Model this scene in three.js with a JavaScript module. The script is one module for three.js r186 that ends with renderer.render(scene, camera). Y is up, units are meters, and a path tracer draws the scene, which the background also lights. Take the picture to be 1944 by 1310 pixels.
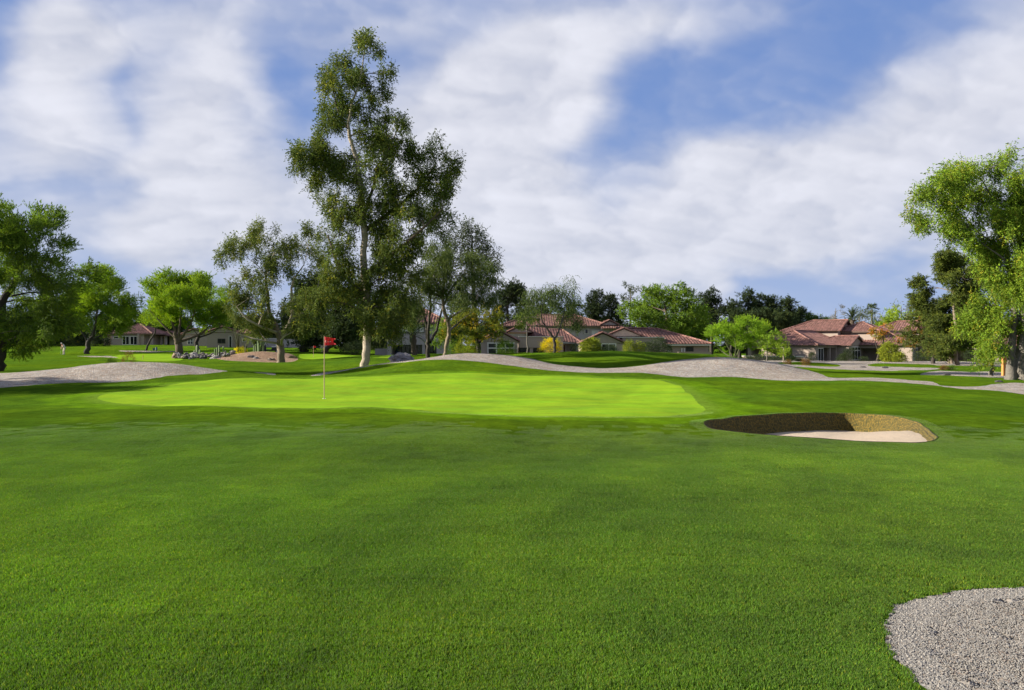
import * as THREE from 'three';
import { mergeGeometries } from 'three/addons/utils/BufferGeometryUtils.js';
import { createNoise2D, createNoise3D } from 'simplex-noise';

// ---------------------------------------------------------------- camera, sky, sun, exposure
const scene = new THREE.Scene();
const F = 1512, CX = 972, CY = 655, EYE = 1.75;            // focal length and centre in photo pixels, eye height in metres
const camera = new THREE.PerspectiveCamera(2 * Math.atan(655 / F) * 180 / Math.PI, 1944 / 1310, 0.1, 6000);
camera.position.set(0, EYE, 0);
camera.lookAt(0, EYE, -100);
const EXPOSURE = 2.5;
const renderer = new THREE.WebGLRenderer({ antialias: true });
renderer.setSize(1024, 690);
renderer.toneMapping = THREE.LinearToneMapping;
renderer.toneMappingExposure = EXPOSURE;
renderer.shadowMap.enabled = true;

function rng(seed) { let s = seed | 0; return () => { s = (s + 0x6d2b79f5) | 0; let t = Math.imul(s ^ (s >>> 15), 1 | s); t = (t + Math.imul(t ^ (t >>> 7), 61 | t)) ^ t; return ((t ^ (t >>> 14)) >>> 0) / 4294967296; }; }
const n2 = createNoise2D(rng(11)), n3 = createNoise3D(rng(12));
const lerp = (a, b, t) => a + (b - a) * t, clamp = (x, a, b) => Math.min(b, Math.max(a, x));
const smooth = (a, b, x) => { const t = clamp((x - a) / (b - a), 0, 1); return t * t * (3 - 2 * t); };
const fbm = (x, y, o = 5) => { let s = 0, a = 0.5; for (let i = 0; i < o; i++, a *= 0.5, x = x * 2.03 + 17.1, y = y * 2.03 - 9.7) s += a * n2(x, y); return s; };

// The sun stands low, square to the side of the lens.
const SUN = new THREE.Vector3(-1.0, 0.42, -0.03).normalize();
const sun = new THREE.DirectionalLight(new THREE.Color(1.0, 0.93, 0.80), 5.0);
sun.name = 'sun';
sun.position.copy(SUN).multiplyScalar(300).add(new THREE.Vector3(0, 0, -50));
sun.target.position.set(0, 0, -50);
sun.castShadow = true; sun.shadow.mapSize.set(4096, 4096); sun.shadow.radius = 1;
Object.assign(sun.shadow.camera, { left: -150, right: 150, top: 150, bottom: -150, near: 1, far: 700 });
scene.add(sun, sun.target);

// Broken high cloud over blue air, computed for every direction.
function makeSky() {
  const W = 3200, H = 1600, data = new Float32Array(W * H * 4);
  // long cloud bands and gaps: x0, y0, x1, y1 (position in the tangent plane ahead), width at both ends, weight
  const strokes = [
    [880, 480, 1450, 340, 130, 140, 0.8], [1450, 340, 2300, 40, 140, 250, 1.0], [1000, 520, 2100, 470, 80, 120, 0.55],
    [850, 330, 1040, 180, 120, 120, 0.9], [880, 150, 1250, 60, 80, 80, 0.7], [760, 190, 900, 300, 60, 90, 0.4], [1250, 40, 1480, -10, 50, 50, 0.25], [860, 430, 960, 380, 110, 100, 0.5],
    [60, 230, 160, 70, 120, 90, 0.85], [300, 290, 440, 150, 110, 95, 0.85], [160, 60, 480, 20, 80, 70, 0.5], [330, 400, 560, 340, 110, 90, 0.7], [150, 430, 420, 470, 80, 70, 0.4], [520, 470, 700, 440, 80, 80, 0.5], [620, 40, 800, 20, 60, 60, 0.35],
    [1120, 310, 1400, 200, 85, 100, -0.62], [1400, 200, 1780, -50, 120, 95, -0.75], [1200, 210, 1330, 120, 70, 80, -0.30], [560, 150, 600, 250, 50, 60, -0.5], [560, 250, 530, 60, 40, 40, -0.25], [20, 20, 10, 120, 60, 30, -0.5], [250, 150, 240, 240, 26, 26, -0.35],
    [1450, 575, 1944, 555, 50, 70, -0.9], [180, 500, 420, 540, 40, 40, -0.35], [20, 330, 250, 350, 34, 34, -0.3],
  ];
  const zen = [0.11, 0.225, 0.56], hor = [0.34, 0.47, 0.76];
  for (let r = 0; r < H; r++) {
    const up = ((r + 0.5) / H - 0.5) * Math.PI, y = Math.sin(up), c = Math.cos(up);
    for (let k = 0; k < W; k++) {
      const a = ((k + 0.5) / W - 0.5) * 2 * Math.PI, x = Math.cos(a) * c, z = Math.sin(a) * c, o = (r * W + k) * 4;
      if (y < -0.02) { for (let i = 0; i < 3; i++) data[o + i] = [0.50, 0.56, 0.68][i] / EXPOSURE; data[o + 3] = 1; continue; }
      const h = Math.max(y, 0), yy = h + 0.42, u = 1.9 * x / yy, v = -1.9 * z / yy, near = -z > 0.55, oct = near ? 7 : 3;
      const ahead = smooth(0.15, 0.55, -z), generic = 0.36 + 0.55 * fbm(u * 0.5 + 3, v * 0.5 + 8, 3);
      let cov = generic;
      if (ahead > 0) {
        const wx = fbm(u * 1.1, v * 1.1, oct - 1) * 85, wy = fbm(u * 1.1 + 40, v * 1.1, oct - 1) * 70;
        const px = CX + F * x / -z + wx, py = CY - F * y / -z + wy;
        let m = 0.12;
        for (const [x0, y0, x1, y1, w0, w1, g] of strokes) {
          const dx = x1 - x0, dy = y1 - y0, t = clamp(((px - x0) * dx + (py - y0) * dy) / (dx * dx + dy * dy), 0, 1), ex = px - x0 - t * dx, ey = py - y0 - t * dy, w = lerp(w0, w1, t);
          m += g * Math.exp(-(ex * ex + ey * ey) / (w * w));
        }
        cov = lerp(generic, clamp(m, -0.3, 1.05), ahead);
      }
      const fine = fbm(u * 2.0 + 5, v * 2.0, oct), wisps = fbm(u * 3.4 + 0.9 * fine, v * 5.2 - 0.9 * u + 30, oct - 1);
      const d = smooth(-0.60, 1.30, cov + 0.30 * fine + 0.24 * wisps);
      const puff = 0.96 + 0.12 * fine + 0.09 * wisps + 0.10 * (cov - 0.6);
      const t = Math.pow(1 - h, 3.0), haze = smooth(0.30, 0.0, h) * 0.35;
      for (let i = 0; i < 3; i++) {
        const air = lerp(zen[i], hor[i], t), white = [0.735, 0.75, 0.835][i] * puff;
        data[o + i] = lerp(lerp(air, white, d), [0.50, 0.58, 0.76][i], haze * (0.4 + 0.6 * (1 - d))) / EXPOSURE;
      }
      data[o + 3] = 1;
    }
  }
  const t = new THREE.DataTexture(data, W, H, THREE.RGBAFormat, THREE.FloatType);
  t.mapping = THREE.EquirectangularReflectionMapping; t.magFilter = t.minFilter = THREE.LinearFilter; t.wrapS = THREE.RepeatWrapping; t.needsUpdate = true;
  return t;
}
scene.background = makeSky();
scene.environment = scene.background;

// ---------------------------------------------------------------- helpers
const V = (x, y, z) => new THREE.Vector3(x, y, z);
const at = (px, py, d) => V((px - CX) * d / F, EYE - (py - CY) * d / F, -d);       // a photo pixel at a depth in metres
const lin = (r, g, b) => new THREE.Color().setRGB(r, g, b);
const taken = new Map();
function numbered(n) { const k = taken.get(n) ?? 0; taken.set(n, k + 1); return k ? n + '_' + String(k).padStart(3, '0') : n; }
function tag(o, label, category, group, kind) { if (label) o.userData.label = label; if (category) o.userData.category = category; if (group) o.userData.group = group; if (kind) o.userData.kind = kind; return o; }
function thing(name, pos, label, category, group) { const g = new THREE.Group(); g.name = numbered(name); if (pos) g.position.copy(pos); scene.add(g); return tag(g, label, category, group); }
function part(parent, name, geo, mat) { const m = new THREE.Mesh(geo, mat); m.name = name; m.castShadow = m.receiveShadow = true; parent.add(m); return m; }
function structure(name, geo, mat, label) { const m = part(scene, numbered(name), geo, mat); return tag(m, label, name.replace(/_/g, ' '), null, 'structure'); }
function stuff(name, geo, mat, mats, cols, label, parent = scene) {
  const m = new THREE.InstancedMesh(geo, mat, mats.length); m.name = parent === scene ? numbered(name) : name;
  mats.forEach((x, i) => m.setMatrixAt(i, x)); if (cols) cols.forEach((c, i) => m.setColorAt(i, c));
  m.castShadow = m.receiveShadow = true; m.userData.kind = 'stuff'; if (label) m.userData.label = label;
  parent.add(m); return m;
}
const std = (color, roughness = 0.9, extra = {}) => new THREE.MeshStandardMaterial({ color, roughness, ...extra });
const leafy = (t = 0.4, extra = {}) => new THREE.MeshPhysicalMaterial({ color: 0xffffff, roughness: 0.97, transmission: t, thickness: 0, side: THREE.DoubleSide, specularIntensity: 0.4, ...extra });
function box(x0, x1, y0, y1, z0, z1) { const g = new THREE.BoxGeometry(x1 - x0, y1 - y0, z1 - z0); g.translate((x0 + x1) / 2, (y0 + y1) / 2, (z0 + z1) / 2); return g; }
function soup(pos, col, nrm) {                                       // triangles from flat arrays
  const g = new THREE.BufferGeometry(); g.setAttribute('position', new THREE.Float32BufferAttribute(pos, 3));
  if (col) g.setAttribute('color', new THREE.Float32BufferAttribute(col, 3));
  if (nrm) g.setAttribute('normal', new THREE.Float32BufferAttribute(nrm, 3)); else g.computeVertexNormals();
  return g;
}
// computed tileable grain; f(u, v) gives [r, g, b] linear or one number
function wrapNoise(seed) { const n = createNoise3D(rng(seed)), n4 = createNoise2D(rng(seed + 1)); return (u, v, f) => { const a = u * 2 * Math.PI, b = v * 2 * Math.PI, R = f / (2 * Math.PI); return 0.6 * n(Math.cos(a) * R + 7, Math.sin(a) * R, Math.cos(b) * R * 1.3 + Math.sin(b) * R * 2.1) + 0.4 * n(Math.cos(b) * R + 3, Math.sin(b) * R, Math.sin(a) * R * 1.7 + Math.cos(a) * R * 1.1); }; }
function tex(size, f, srgb = true) {
  const d = new Uint8Array(size * size * 4), enc = (x) => Math.round(255 * clamp(srgb ? (x <= 0.0031308 ? 12.92 * x : 1.055 * Math.pow(x, 1 / 2.4) - 0.055) : x, 0, 1));
  for (let j = 0; j < size; j++) for (let i = 0; i < size; i++) { const c = f(i / size, j / size, i, j), o = (j * size + i) * 4; for (let k = 0; k < 3; k++) d[o + k] = enc(Array.isArray(c) ? c[k] : c); d[o + 3] = 255; }
  const t = new THREE.DataTexture(d, size, size); t.wrapS = t.wrapT = THREE.RepeatWrapping; t.magFilter = THREE.LinearFilter; t.minFilter = THREE.LinearMipmapLinearFilter; t.generateMipmaps = true;
  if (srgb) t.colorSpace = THREE.SRGBColorSpace; t.needsUpdate = true; return t;
}
// ---------------------------------------------------------------- the lie of the land
// photo pixel x, y and depth in metres of points on the ground
const LAND = [
  [-400, 1310, 4.04], [300, 1310, 4.04], [972, 1310, 4.04], [1600, 1310, 4.04], [2300, 1310, 4.04],
  [-300, 1000, 7.67], [400, 1000, 7.67], [972, 1000, 7.67], [1500, 1000, 7.6], [2200, 1000, 7.6],
  [-200, 900, 10.6], [350, 900, 10.7], [900, 900, 10.7], [1400, 900, 10.7], [2000, 900, 10.6],
  [0, 845, 13.4], [300, 834, 13.9], [600, 832, 14.1], [850, 830, 14.4], [1150, 832, 14.6], [1300, 830, 14.8], [1850, 840, 14.0],
  // the putting green, front then back
  [185, 756, 26.3], [300, 769, 23.0], [450, 775, 21.8], [612, 776, 21.6], [772, 776, 21.6], [916, 787, 19.9], [1096, 792, 19.1], [1240, 791, 19.2], [1338, 777, 21.6],
  [1305, 746, 28.8], [1276, 728, 35], [1182, 718, 39], [1024, 714, 40], [880, 709, 40], [772, 710, 40], [700, 714, 38.5], [576, 718, 36], [432, 720, 35], [306, 734, 31], [234, 743, 29],
  [615, 755, 27], [950, 752, 27.5], [1150, 752, 27.5], [420, 748, 28], [800, 735, 32.5],
  // around the bunker and beyond it
  [1336, 806, 17.5], [1450, 789, 19.7], [1610, 783, 20.7], [1740, 802, 18], [1780, 830, 15.1], [1640, 838, 14.5], [1420, 822, 15.8], [1500, 757, 26], [1700, 757, 26], [1850, 770, 23], [2100, 800, 18.2], [1500, 738, 32], [1750, 745, 29.5], [2100, 770, 24],
  // gravel mound near the mesquite
  [0, 736, 32], [111, 726.5, 36], [240, 723.5, 37], [340, 711.7, 41], [393, 708.6, 43], [431, 705, 46], [0, 713, 41], [74, 705.5, 42], [160, 695, 43], [240, 690, 43], [335, 693, 44], [390, 698.7, 45],
  [150, 702, 50], [250, 701, 50], [350, 702, 51], [20, 708, 48], [-200, 740, 31], [-250, 705, 48], [-100, 780, 21.5], [0, 770, 23.5],
  // ridge of gravel behind the green
  [587, 714, 46], [614, 712, 47], [659, 703, 49], [703, 695.5, 50], [747, 690.6, 49], [790, 686, 48], [837, 684, 48], [873, 684.5, 48], [916, 687, 48], [970, 694, 48], [1006, 698, 47.5], [1042, 702, 47], [1132, 707, 47], [1204, 706, 47], [1240, 709, 46.5], [1276, 713, 46], [1312, 715, 45], [1400, 716, 45], [1474, 720.6, 43.5], [1525, 723, 42.5], [1597, 723, 42], [1690, 725, 41], [1761, 730, 38.5], [1816, 736, 35.5], [1884, 741, 33.5], [1944, 749.6, 30.5], [2100, 760, 28],
  [733, 690, 53.5], [783, 683, 54], [844, 674.4, 54], [880, 671, 54], [916, 672, 54], [970, 675.5, 54], [1006, 681, 53.5], [1042, 689, 53], [1096, 697, 53], [1132, 699, 53], [1168, 698, 53], [1222, 693, 53], [1276, 687, 53.5], [1330, 680.5, 54], [1381, 678.5, 54], [1422, 681, 54], [1463, 686.7, 53.5], [1494, 693, 53], [1525, 701, 52.5], [1556, 709, 50], [1577, 716.5, 47], [1644, 716.5, 46], [1710, 719.6, 44.5], [1761, 724.5, 42.5], [1802, 732.4, 39], [1857, 732, 39], [1897, 729, 40.5], [1944, 728, 41.5], [2100, 730, 41],
  [880, 690, 62], [800, 690, 62], [960, 692, 62], [1380, 698, 62], [1450, 699, 62], [1300, 694, 62],
  // lawn between and the knoll in front of the houses
  [500, 712, 46], [560, 712, 47], [620, 705, 53], [540, 703, 57], [450, 697, 60], [300, 694, 62], [100, 692, 63], [-150, 695, 62], [660, 694, 62], [740, 676.5, 72], [660, 677, 78], [560, 677, 85], [1040, 673, 68], [1090, 668.5, 71], [1150, 667.5, 72], [1220, 669, 72], [1280, 672, 72], [1340, 672, 73], [1100, 684, 60], [1220, 680, 62],
  // cactus knoll
  [485, 667, 85], [450, 672, 84], [525, 673, 84], [485, 688, 77], [430, 686, 77], [540, 688, 76], [400, 682, 84], [565, 681, 82], [485, 672, 94],
  [340, 672, 98], [240, 681, 82], [120, 673, 112], [165, 664, 118], [0, 676, 105], [60, 668, 120], [300, 665, 125], [-200, 676, 110],
  [240, 655, 160], [100, 657, 160], [400, 658, 135], [330, 657, 150], [560, 668, 102], [640, 668, 102], [600, 662, 125], [750, 676, 100], [850, 676, 92], [950, 681, 98], [1100, 680, 98], [1250, 677, 95],
  [0, 650, 200], [480, 656, 170], [900, 676, 130], [1300, 678, 130],
  // lower ground by the far villas
  [1400, 684, 90], [1460, 691, 78], [1515, 694.5, 74], [1566, 686, 92], [1600, 690, 84], [1669, 687, 92], [1640, 700, 66], [1600, 708, 56], [1740, 703, 62], [1660, 712, 51], [1750, 711, 53], [1857, 715.7, 49], [1905, 718, 48], [1860, 704, 61], [1800, 697, 70], [1816, 693, 80], [1750, 686, 95], [1870, 688, 92], [1944, 715, 50], [2050, 712, 52], [2100, 700, 70], [1800, 722, 46.5],
  [1500, 687, 112], [1600, 687, 114], [1750, 686, 114], [1900, 686, 114], [1600, 683, 150], [2000, 684, 150], [2300, 690, 110],
];
const FLAT = [[0, 0, 0], [-12, 3, 0], [12, 3, 0], [0, 30, 0], [-60, 20, 0], [60, 20, 0], [0, 120, 0], [-150, 0, 0.2], [150, 0, -0.4], [-150, -120, 1], [160, -120, -0.8], [-250, -250, 1.2], [0, -260, 0], [250, -250, -0.8], [-60, -40, 0.2], [60, -40, -0.2], [-300, 200, 0], [300, 200, 0], [0, -420, 0], [0, -900, 0], [-900, 0, 0], [900, 0, 0], [0, 900, 0]];
const ctl = [...LAND.map(([px, py, d]) => { const p = at(px, py, d); return [p.x, p.z, p.y]; }), ...FLAT];
const C2 = 2.2 * 2.2, kern = (dx, dz) => Math.sqrt(dx * dx + dz * dz + C2);
const weights = (() => {                                             // multiquadric through the points
  const n = ctl.length, m = n + 1, A = Array.from({ length: m }, () => new Float64Array(m + 1));
  for (let i = 0; i < n; i++) { for (let j = 0; j < n; j++) A[i][j] = -kern(ctl[i][0] - ctl[j][0], ctl[i][1] - ctl[j][1]); A[i][i] += 0.02; A[i][n] = A[n][i] = 1; A[i][m] = ctl[i][2]; }
  for (let k = 0; k < m; k++) {
    let p = k; for (let i = k + 1; i < m; i++) if (Math.abs(A[i][k]) > Math.abs(A[p][k])) p = i; [A[k], A[p]] = [A[p], A[k]];
    for (let i = k + 1; i < m; i++) { const f = A[i][k] / A[k][k]; if (f) for (let j = k; j <= m; j++) A[i][j] -= f * A[k][j]; }
  }
  const w = new Float64Array(m); for (let i = m - 1; i >= 0; i--) { let s = A[i][m]; for (let j = i + 1; j < m; j++) s -= A[i][j] * w[j]; w[i] = s / A[i][i]; } return w;
})();
function land(x, z) {
  let s = weights[ctl.length]; for (let i = 0; i < ctl.length; i++) s -= weights[i] * kern(x - ctl[i][0], z - ctl[i][1]);
  const r = Math.hypot(x, z);
  s += 0.05 * n2(x * 0.16 + 4, z * 0.16) * smooth(4, 12, r) + 0.012 * n2(x * 0.7, z * 0.7);
  return lerp(s, 0, smooth(260, 800, r));
}
const ground = (px, d, lift = 0) => { const x = (px - CX) * d / F; return V(x, land(x, -d) + lift, -d); };

// outlines on the ground: [photo x, depth] pairs, rounded, as signed distance (negative inside)
function outline(pairs, n = 160) {
  const c = new THREE.CatmullRomCurve3(pairs.map(([px, d]) => V((px - CX) * d / F, 0, -d)), true, 'centripetal'), p = c.getSpacedPoints(n).slice(0, n);
  const X = p.map((q) => q.x), Z = p.map((q) => q.z), bx0 = Math.min(...X), bx1 = Math.max(...X), bz0 = Math.min(...Z), bz1 = Math.max(...Z);
  const sd = (x, z) => {
    const ox = Math.max(bx0 - x, 0, x - bx1), oz = Math.max(bz0 - z, 0, z - bz1); if (ox * ox + oz * oz > 9) return Math.hypot(ox, oz);
    let best = 1e9, inside = false;
    for (let i = 0, j = n - 1; i < n; j = i++) {
      const ex = X[j] - X[i], ez = Z[j] - Z[i], wx = x - X[i], wz = z - Z[i], t = clamp((wx * ex + wz * ez) / (ex * ex + ez * ez), 0, 1), dx = wx - ex * t, dz = wz - ez * t, q = dx * dx + dz * dz;
      if (q < best) best = q;
      if ((Z[i] > z) !== (Z[j] > z) && x < (X[j] - X[i]) * (z - Z[i]) / (Z[j] - Z[i]) + X[i]) inside = !inside;
    }
    return (inside ? -1 : 1) * Math.sqrt(best);
  };
  sd.X = X; sd.Z = Z; return sd;
}
const sdGreen = outline([[185, 26.3], [250, 24], [360, 22.6], [450, 22], [612, 21.6], [700, 21.9], [772, 21.6], [844, 20.6], [916, 19.9], [988, 19.4], [1096, 19.1], [1240, 19.1], [1312, 20.2], [1339, 21.6], [1326, 24], [1305, 28.8], [1276, 35], [1240, 37.5], [1182, 39], [1024, 40], [880, 40], [772, 40], [700, 38.5], [576, 36], [432, 35], [360, 33], [306, 31], [234, 29]]);
const sdFarGreen = outline([[200, 92], [240, 80], [300, 78], [345, 84], [330, 96], [260, 99]], 80);
const sdFarGreen2 = outline([[570, 84], [640, 76], [740, 70], [790, 74], [760, 84], [650, 92], [590, 94]], 80);
const RIM = [[1336, 17.5], [1345, 18.3], [1380, 18.9], [1450, 19.7], [1550, 20.5], [1610, 20.7], [1660, 20.1], [1700, 19.2], [1740, 18], [1770, 16.2], [1780, 15.1], [1760, 14.5], [1700, 14.4], [1640, 14.5], [1560, 14.9], [1500, 15.3], [1420, 15.8], [1360, 16.4]];
const sdBunker = outline(RIM, 220);
const gravels = [
  outline([[1679, 4.79], [1687, 5.1], [1707, 5.37], [1747, 5.54], [1783, 5.62], [1841, 5.71], [1944, 5.73], [2100, 5.72], [2330, 5.3], [2400, 4.3], [2300, 3.3], [2000, 3.4], [1820, 3.75], [1749, 4.06], [1720, 4.24], [1699, 4.45], [1680, 4.62]]),
  outline([[-260, 34], [-100, 31], [0, 32], [111, 36], [240, 37], [340, 41], [393, 43], [431, 46], [415, 48.5], [340, 49.5], [240, 49.5], [150, 48.5], [60, 47], [-100, 46], [-250, 45]]),
  outline([[587, 46], [614, 47], [659, 49], [703, 50], [747, 49], [790, 48], [837, 48], [873, 48], [916, 48], [970, 48], [1042, 47], [1132, 47], [1204, 47], [1240, 46.5], [1276, 46], [1312, 45], [1400, 45], [1474, 43.5], [1525, 42.5], [1597, 42], [1690, 41], [1761, 38.5], [1816, 35.5], [1884, 33.5], [1944, 30.5], [2100, 28], [2300, 28], [2320, 38], [2100, 41], [1944, 41.5], [1897, 40.5], [1857, 39], [1802, 38.6], [1761, 42.5], [1710, 44.5], [1644, 46], [1590, 46.2], [1577, 47], [1556, 50], [1525, 53], [1494, 56], [1440, 59], [1380, 59.5], [1320, 58], [1276, 54.5], [1222, 53], [1168, 53], [1096, 53], [1042, 53], [990, 56], [930, 58], [860, 58], [800, 56], [733, 53.7], [690, 52.2], [650, 50.6], [606, 48]], 420),
  outline([[463, 49.5], [495, 47.6], [523, 46.6], [518, 48], [490, 49.3]], 60),
  outline([[1505, 66], [1535, 66], [1628, 61.5], [1690, 60.5], [1750, 63], [1800, 66], [1900, 66], [2060, 66], [2100, 100], [1950, 108], [1750, 106], [1600, 106], [1500, 104], [1440, 100], [1440, 85], [1480, 72]]),
  outline([[1750, 53], [1786, 59.5], [1816, 59], [1843, 58.5], [1870, 60], [1903, 58.5], [1960, 58], [1960, 48], [1905, 48], [1857, 49], [1802, 50.5]]),
  outline([[410, 80], [450, 77.5], [500, 77.2], [550, 77.5], [566, 82], [540, 90], [485, 94], [430, 90]]),
  outline([[145, 93], [175, 96], [205, 92], [225, 84], [200, 86], [165, 91]], 60),
  outline([[225, 118], [260, 121], [330, 116], [345, 112], [280, 113]], 60),
  outline([[1925, 49], [1960, 47.5], [2100, 47], [2100, 66], [1960, 60]], 60),
];
const islands = [outline([[1475, 82], [1515, 88], [1593, 80], [1566, 74], [1504, 74], [1480, 76]], 80), outline([[1648, 78], [1679, 86], [1740, 84], [1809, 76], [1903, 74], [2000, 74], [2000, 63.5], [1903, 63], [1818, 66.5], [1748, 69.5], [1680, 74]], 80)];
const wob = (x, z) => { const r = Math.hypot(x, z); return 0.02 * n2(x * 3.1, z * 3.1) + 0.03 * Math.min(1, r / 20) * n2(x * 0.9 + 5, z * 0.9); };
const sdGravel = (x, z) => { let d = 1e9; for (const g of gravels) d = Math.min(d, g(x, z)); for (const g of islands) d = Math.max(d, -g(x, z)); return d + wob(x, z); };
const sdGreens = (x, z) => Math.min(sdGreen(x, z), sdFarGreen(x, z), sdFarGreen2(x, z)) + wob(x * 1.7, z * 1.7) * 0.6;

// ---- turf, gravel and sand materials
const wn = wrapNoise(3), gr = rng(77);
const turfTex = tex(1024, (u, v) => { const k = 0.86 + 0.20 * wn(u, v, 9) + 0.16 * wn(u, v, 40) + 0.34 * (gr() - 0.5); const w = 0.5 + 0.5 * wn(u, v, 23); return [clamp(k * (0.92 + 0.16 * w), 0.2, 1), clamp(k, 0.2, 1), clamp(k * (0.95 - 0.2 * w), 0.2, 1)]; });
turfTex.repeat.set(1 / 3.1, 1 / 3.1);
const turfBump = tex(1024, (u, v) => 0.5 + 0.25 * wn(u, v, 60) + 0.5 * (gr() - 0.5), false); turfBump.repeat.set(1 / 1.7, 1 / 1.7);
const nap = tex(1024, (u, v) => { const k = 0.90 + 0.07 * wn(u, v, 7) + 0.05 * wn(u, v, 30) + 0.12 * (gr() - 0.5); return [clamp(k + 0.02 * wn(u, v, 5), 0, 1), clamp(k, 0, 1), clamp(k - 0.05, 0, 1)]; }); nap.repeat.set(1 / 5.3, 1 / 5.3);
const napBump = tex(512, () => 0.5 + 0.5 * (gr() - 0.5), false); napBump.repeat.set(1 / 0.9, 1 / 0.9);
// gravel: cells of differing tone with dark gaps
const cells = (() => { const S = 64, p = [], q = rng(5); for (let i = 0; i < S * S; i++) p.push([q(), q(), q(), q()]); return (u, v) => { const x = u * S, y = v * S, ix = Math.floor(x), iy = Math.floor(y); let a = 9, b = 9, w = null; for (let j = -1; j <= 1; j++) for (let i = -1; i <= 1; i++) { const c = p[((iy + j + S) % S) * S + ((ix + i + S) % S)], d = Math.hypot(ix + i + c[0] - x, iy + j + c[1] - y); if (d < a) { b = a; a = d; w = c; } else if (d < b) b = d; } return [a, b, w]; }; })();
const stoneTone = (w) => { const k = 0.70 + 0.48 * w[2]; return w[3] < 0.12 ? [k * 0.95, k * 0.78, k * 0.66] : w[3] < 0.3 ? [k * 0.84, k * 0.83, k * 0.83] : [k, k * 0.945, k * 0.88]; };
const gravelTex = tex(1024, (u, v) => { const [a, b, w] = cells(u, v), g = smooth(0.0, 0.16, b - a), m = 0.9 + 0.18 * wn(u, v, 6), t = stoneTone(w); return t.map((x) => clamp(x * m * (0.45 + 0.55 * g), 0, 1)); });
const gravelBump = tex(1024, (u, v) => { const [a, b] = cells(u, v); return smooth(0, 0.3, b - a) * (1 - 0.5 * a); }, false);
const rep = (t, m) => { const c = t.clone(); c.repeat.set(1 / m, 1 / m); c.needsUpdate = true; return c; };
const phys = (color, roughness, extra) => new THREE.MeshPhysicalMaterial({ color, roughness, specularIntensity: 0, ...extra });
const M = {
  turf: phys(0xffffff, 0.95, { map: turfTex, bumpMap: turfBump, bumpScale: 0.03, vertexColors: true }),
  green: phys(0xffffff, 0.9, { map: nap, bumpMap: napBump, bumpScale: 0.004, vertexColors: true }),
  gravel: phys(0xffffff, 0.95, { map: rep(gravelTex, 6.4), bumpMap: rep(gravelBump, 6.4), bumpScale: 0.10, vertexColors: true }),
};
const TURF = [0.084, 0.172, 0.005], GREEN = [0.19, 0.32, 0.020], GRAVEL = [0.55, 0.51, 0.47];
function turfTone(x, z) {                                             // patches of lusher, paler and drier grass, and mower stripes
  const a = fbm(x * 0.11 + 2, z * 0.11, 4), b = fbm(x * 0.55, z * 0.35 + 9, 3), c = fbm(x * 0.05 + 30, z * 0.05, 3), s = 0.04 * Math.sin((x * 0.35 + z) * 1.6 + 2 * c);
  const k = 1 + 0.28 * a + 0.20 * b + 0.22 * fbm(x * 2.1 + 50, z * 1.6, 3) + s, w = clamp(0.5 + 0.8 * c + 0.5 * b, 0, 1);
  return [TURF[0] * k * lerp(0.84, 1.18, w), TURF[1] * k * lerp(0.92, 1.06, w), TURF[2] * k * lerp(1.3, 0.8, w)];
}
function collar(x, z) { const d = sdGreen(x, z); return smooth(1.7, 1.3, d + 0.5 * n2(x * 0.4, z * 0.4)); }   // the apron round the green is cut shorter
function tones(cls, x, z) {
  if (cls === 'green') { const a = fbm(x * 0.16, z * 0.42, 4), s = Math.tanh(4 * Math.sin(x * 1.9 + 0.5 * z)) * 0.045, k = 1 + 0.22 * a + 0.08 * fbm(x * 1.3, z * 2.1, 3) + s; return [GREEN[0] * k * (1 + 0.2 * fbm(x * 0.3 + 8, z * 0.7, 3)), GREEN[1] * k, GREEN[2]]; }
  if (cls === 'gravel') { const k = 1 + 0.16 * fbm(x * 0.35, z * 0.35, 4), w = 0.05 * fbm(x * 0.1, z * 0.1 + 4, 2), warm = x < -20 && x > -36 && z < -76 && z > -96 ? 1 : 0; return [GRAVEL[0] * k * (1 + w) * (warm ? 0.92 : 1), GRAVEL[1] * k * (warm ? 0.72 : 1), GRAVEL[2] * k * (1 - w) * (warm ? 0.58 : 1)]; }
  const t = turfTone(x, z), c = collar(x, z), e = 0.55 * smooth(0.75, 0.05, sdGreen(x, z)); const f = [lerp(t[0], 0.095 * t[1] / 0.128, c * 0.7), lerp(t[1], t[1] * 1.6, c * 0.7), t[2]]; return f.map((v, i) => lerp(v, GREEN[i], e));
}
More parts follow.
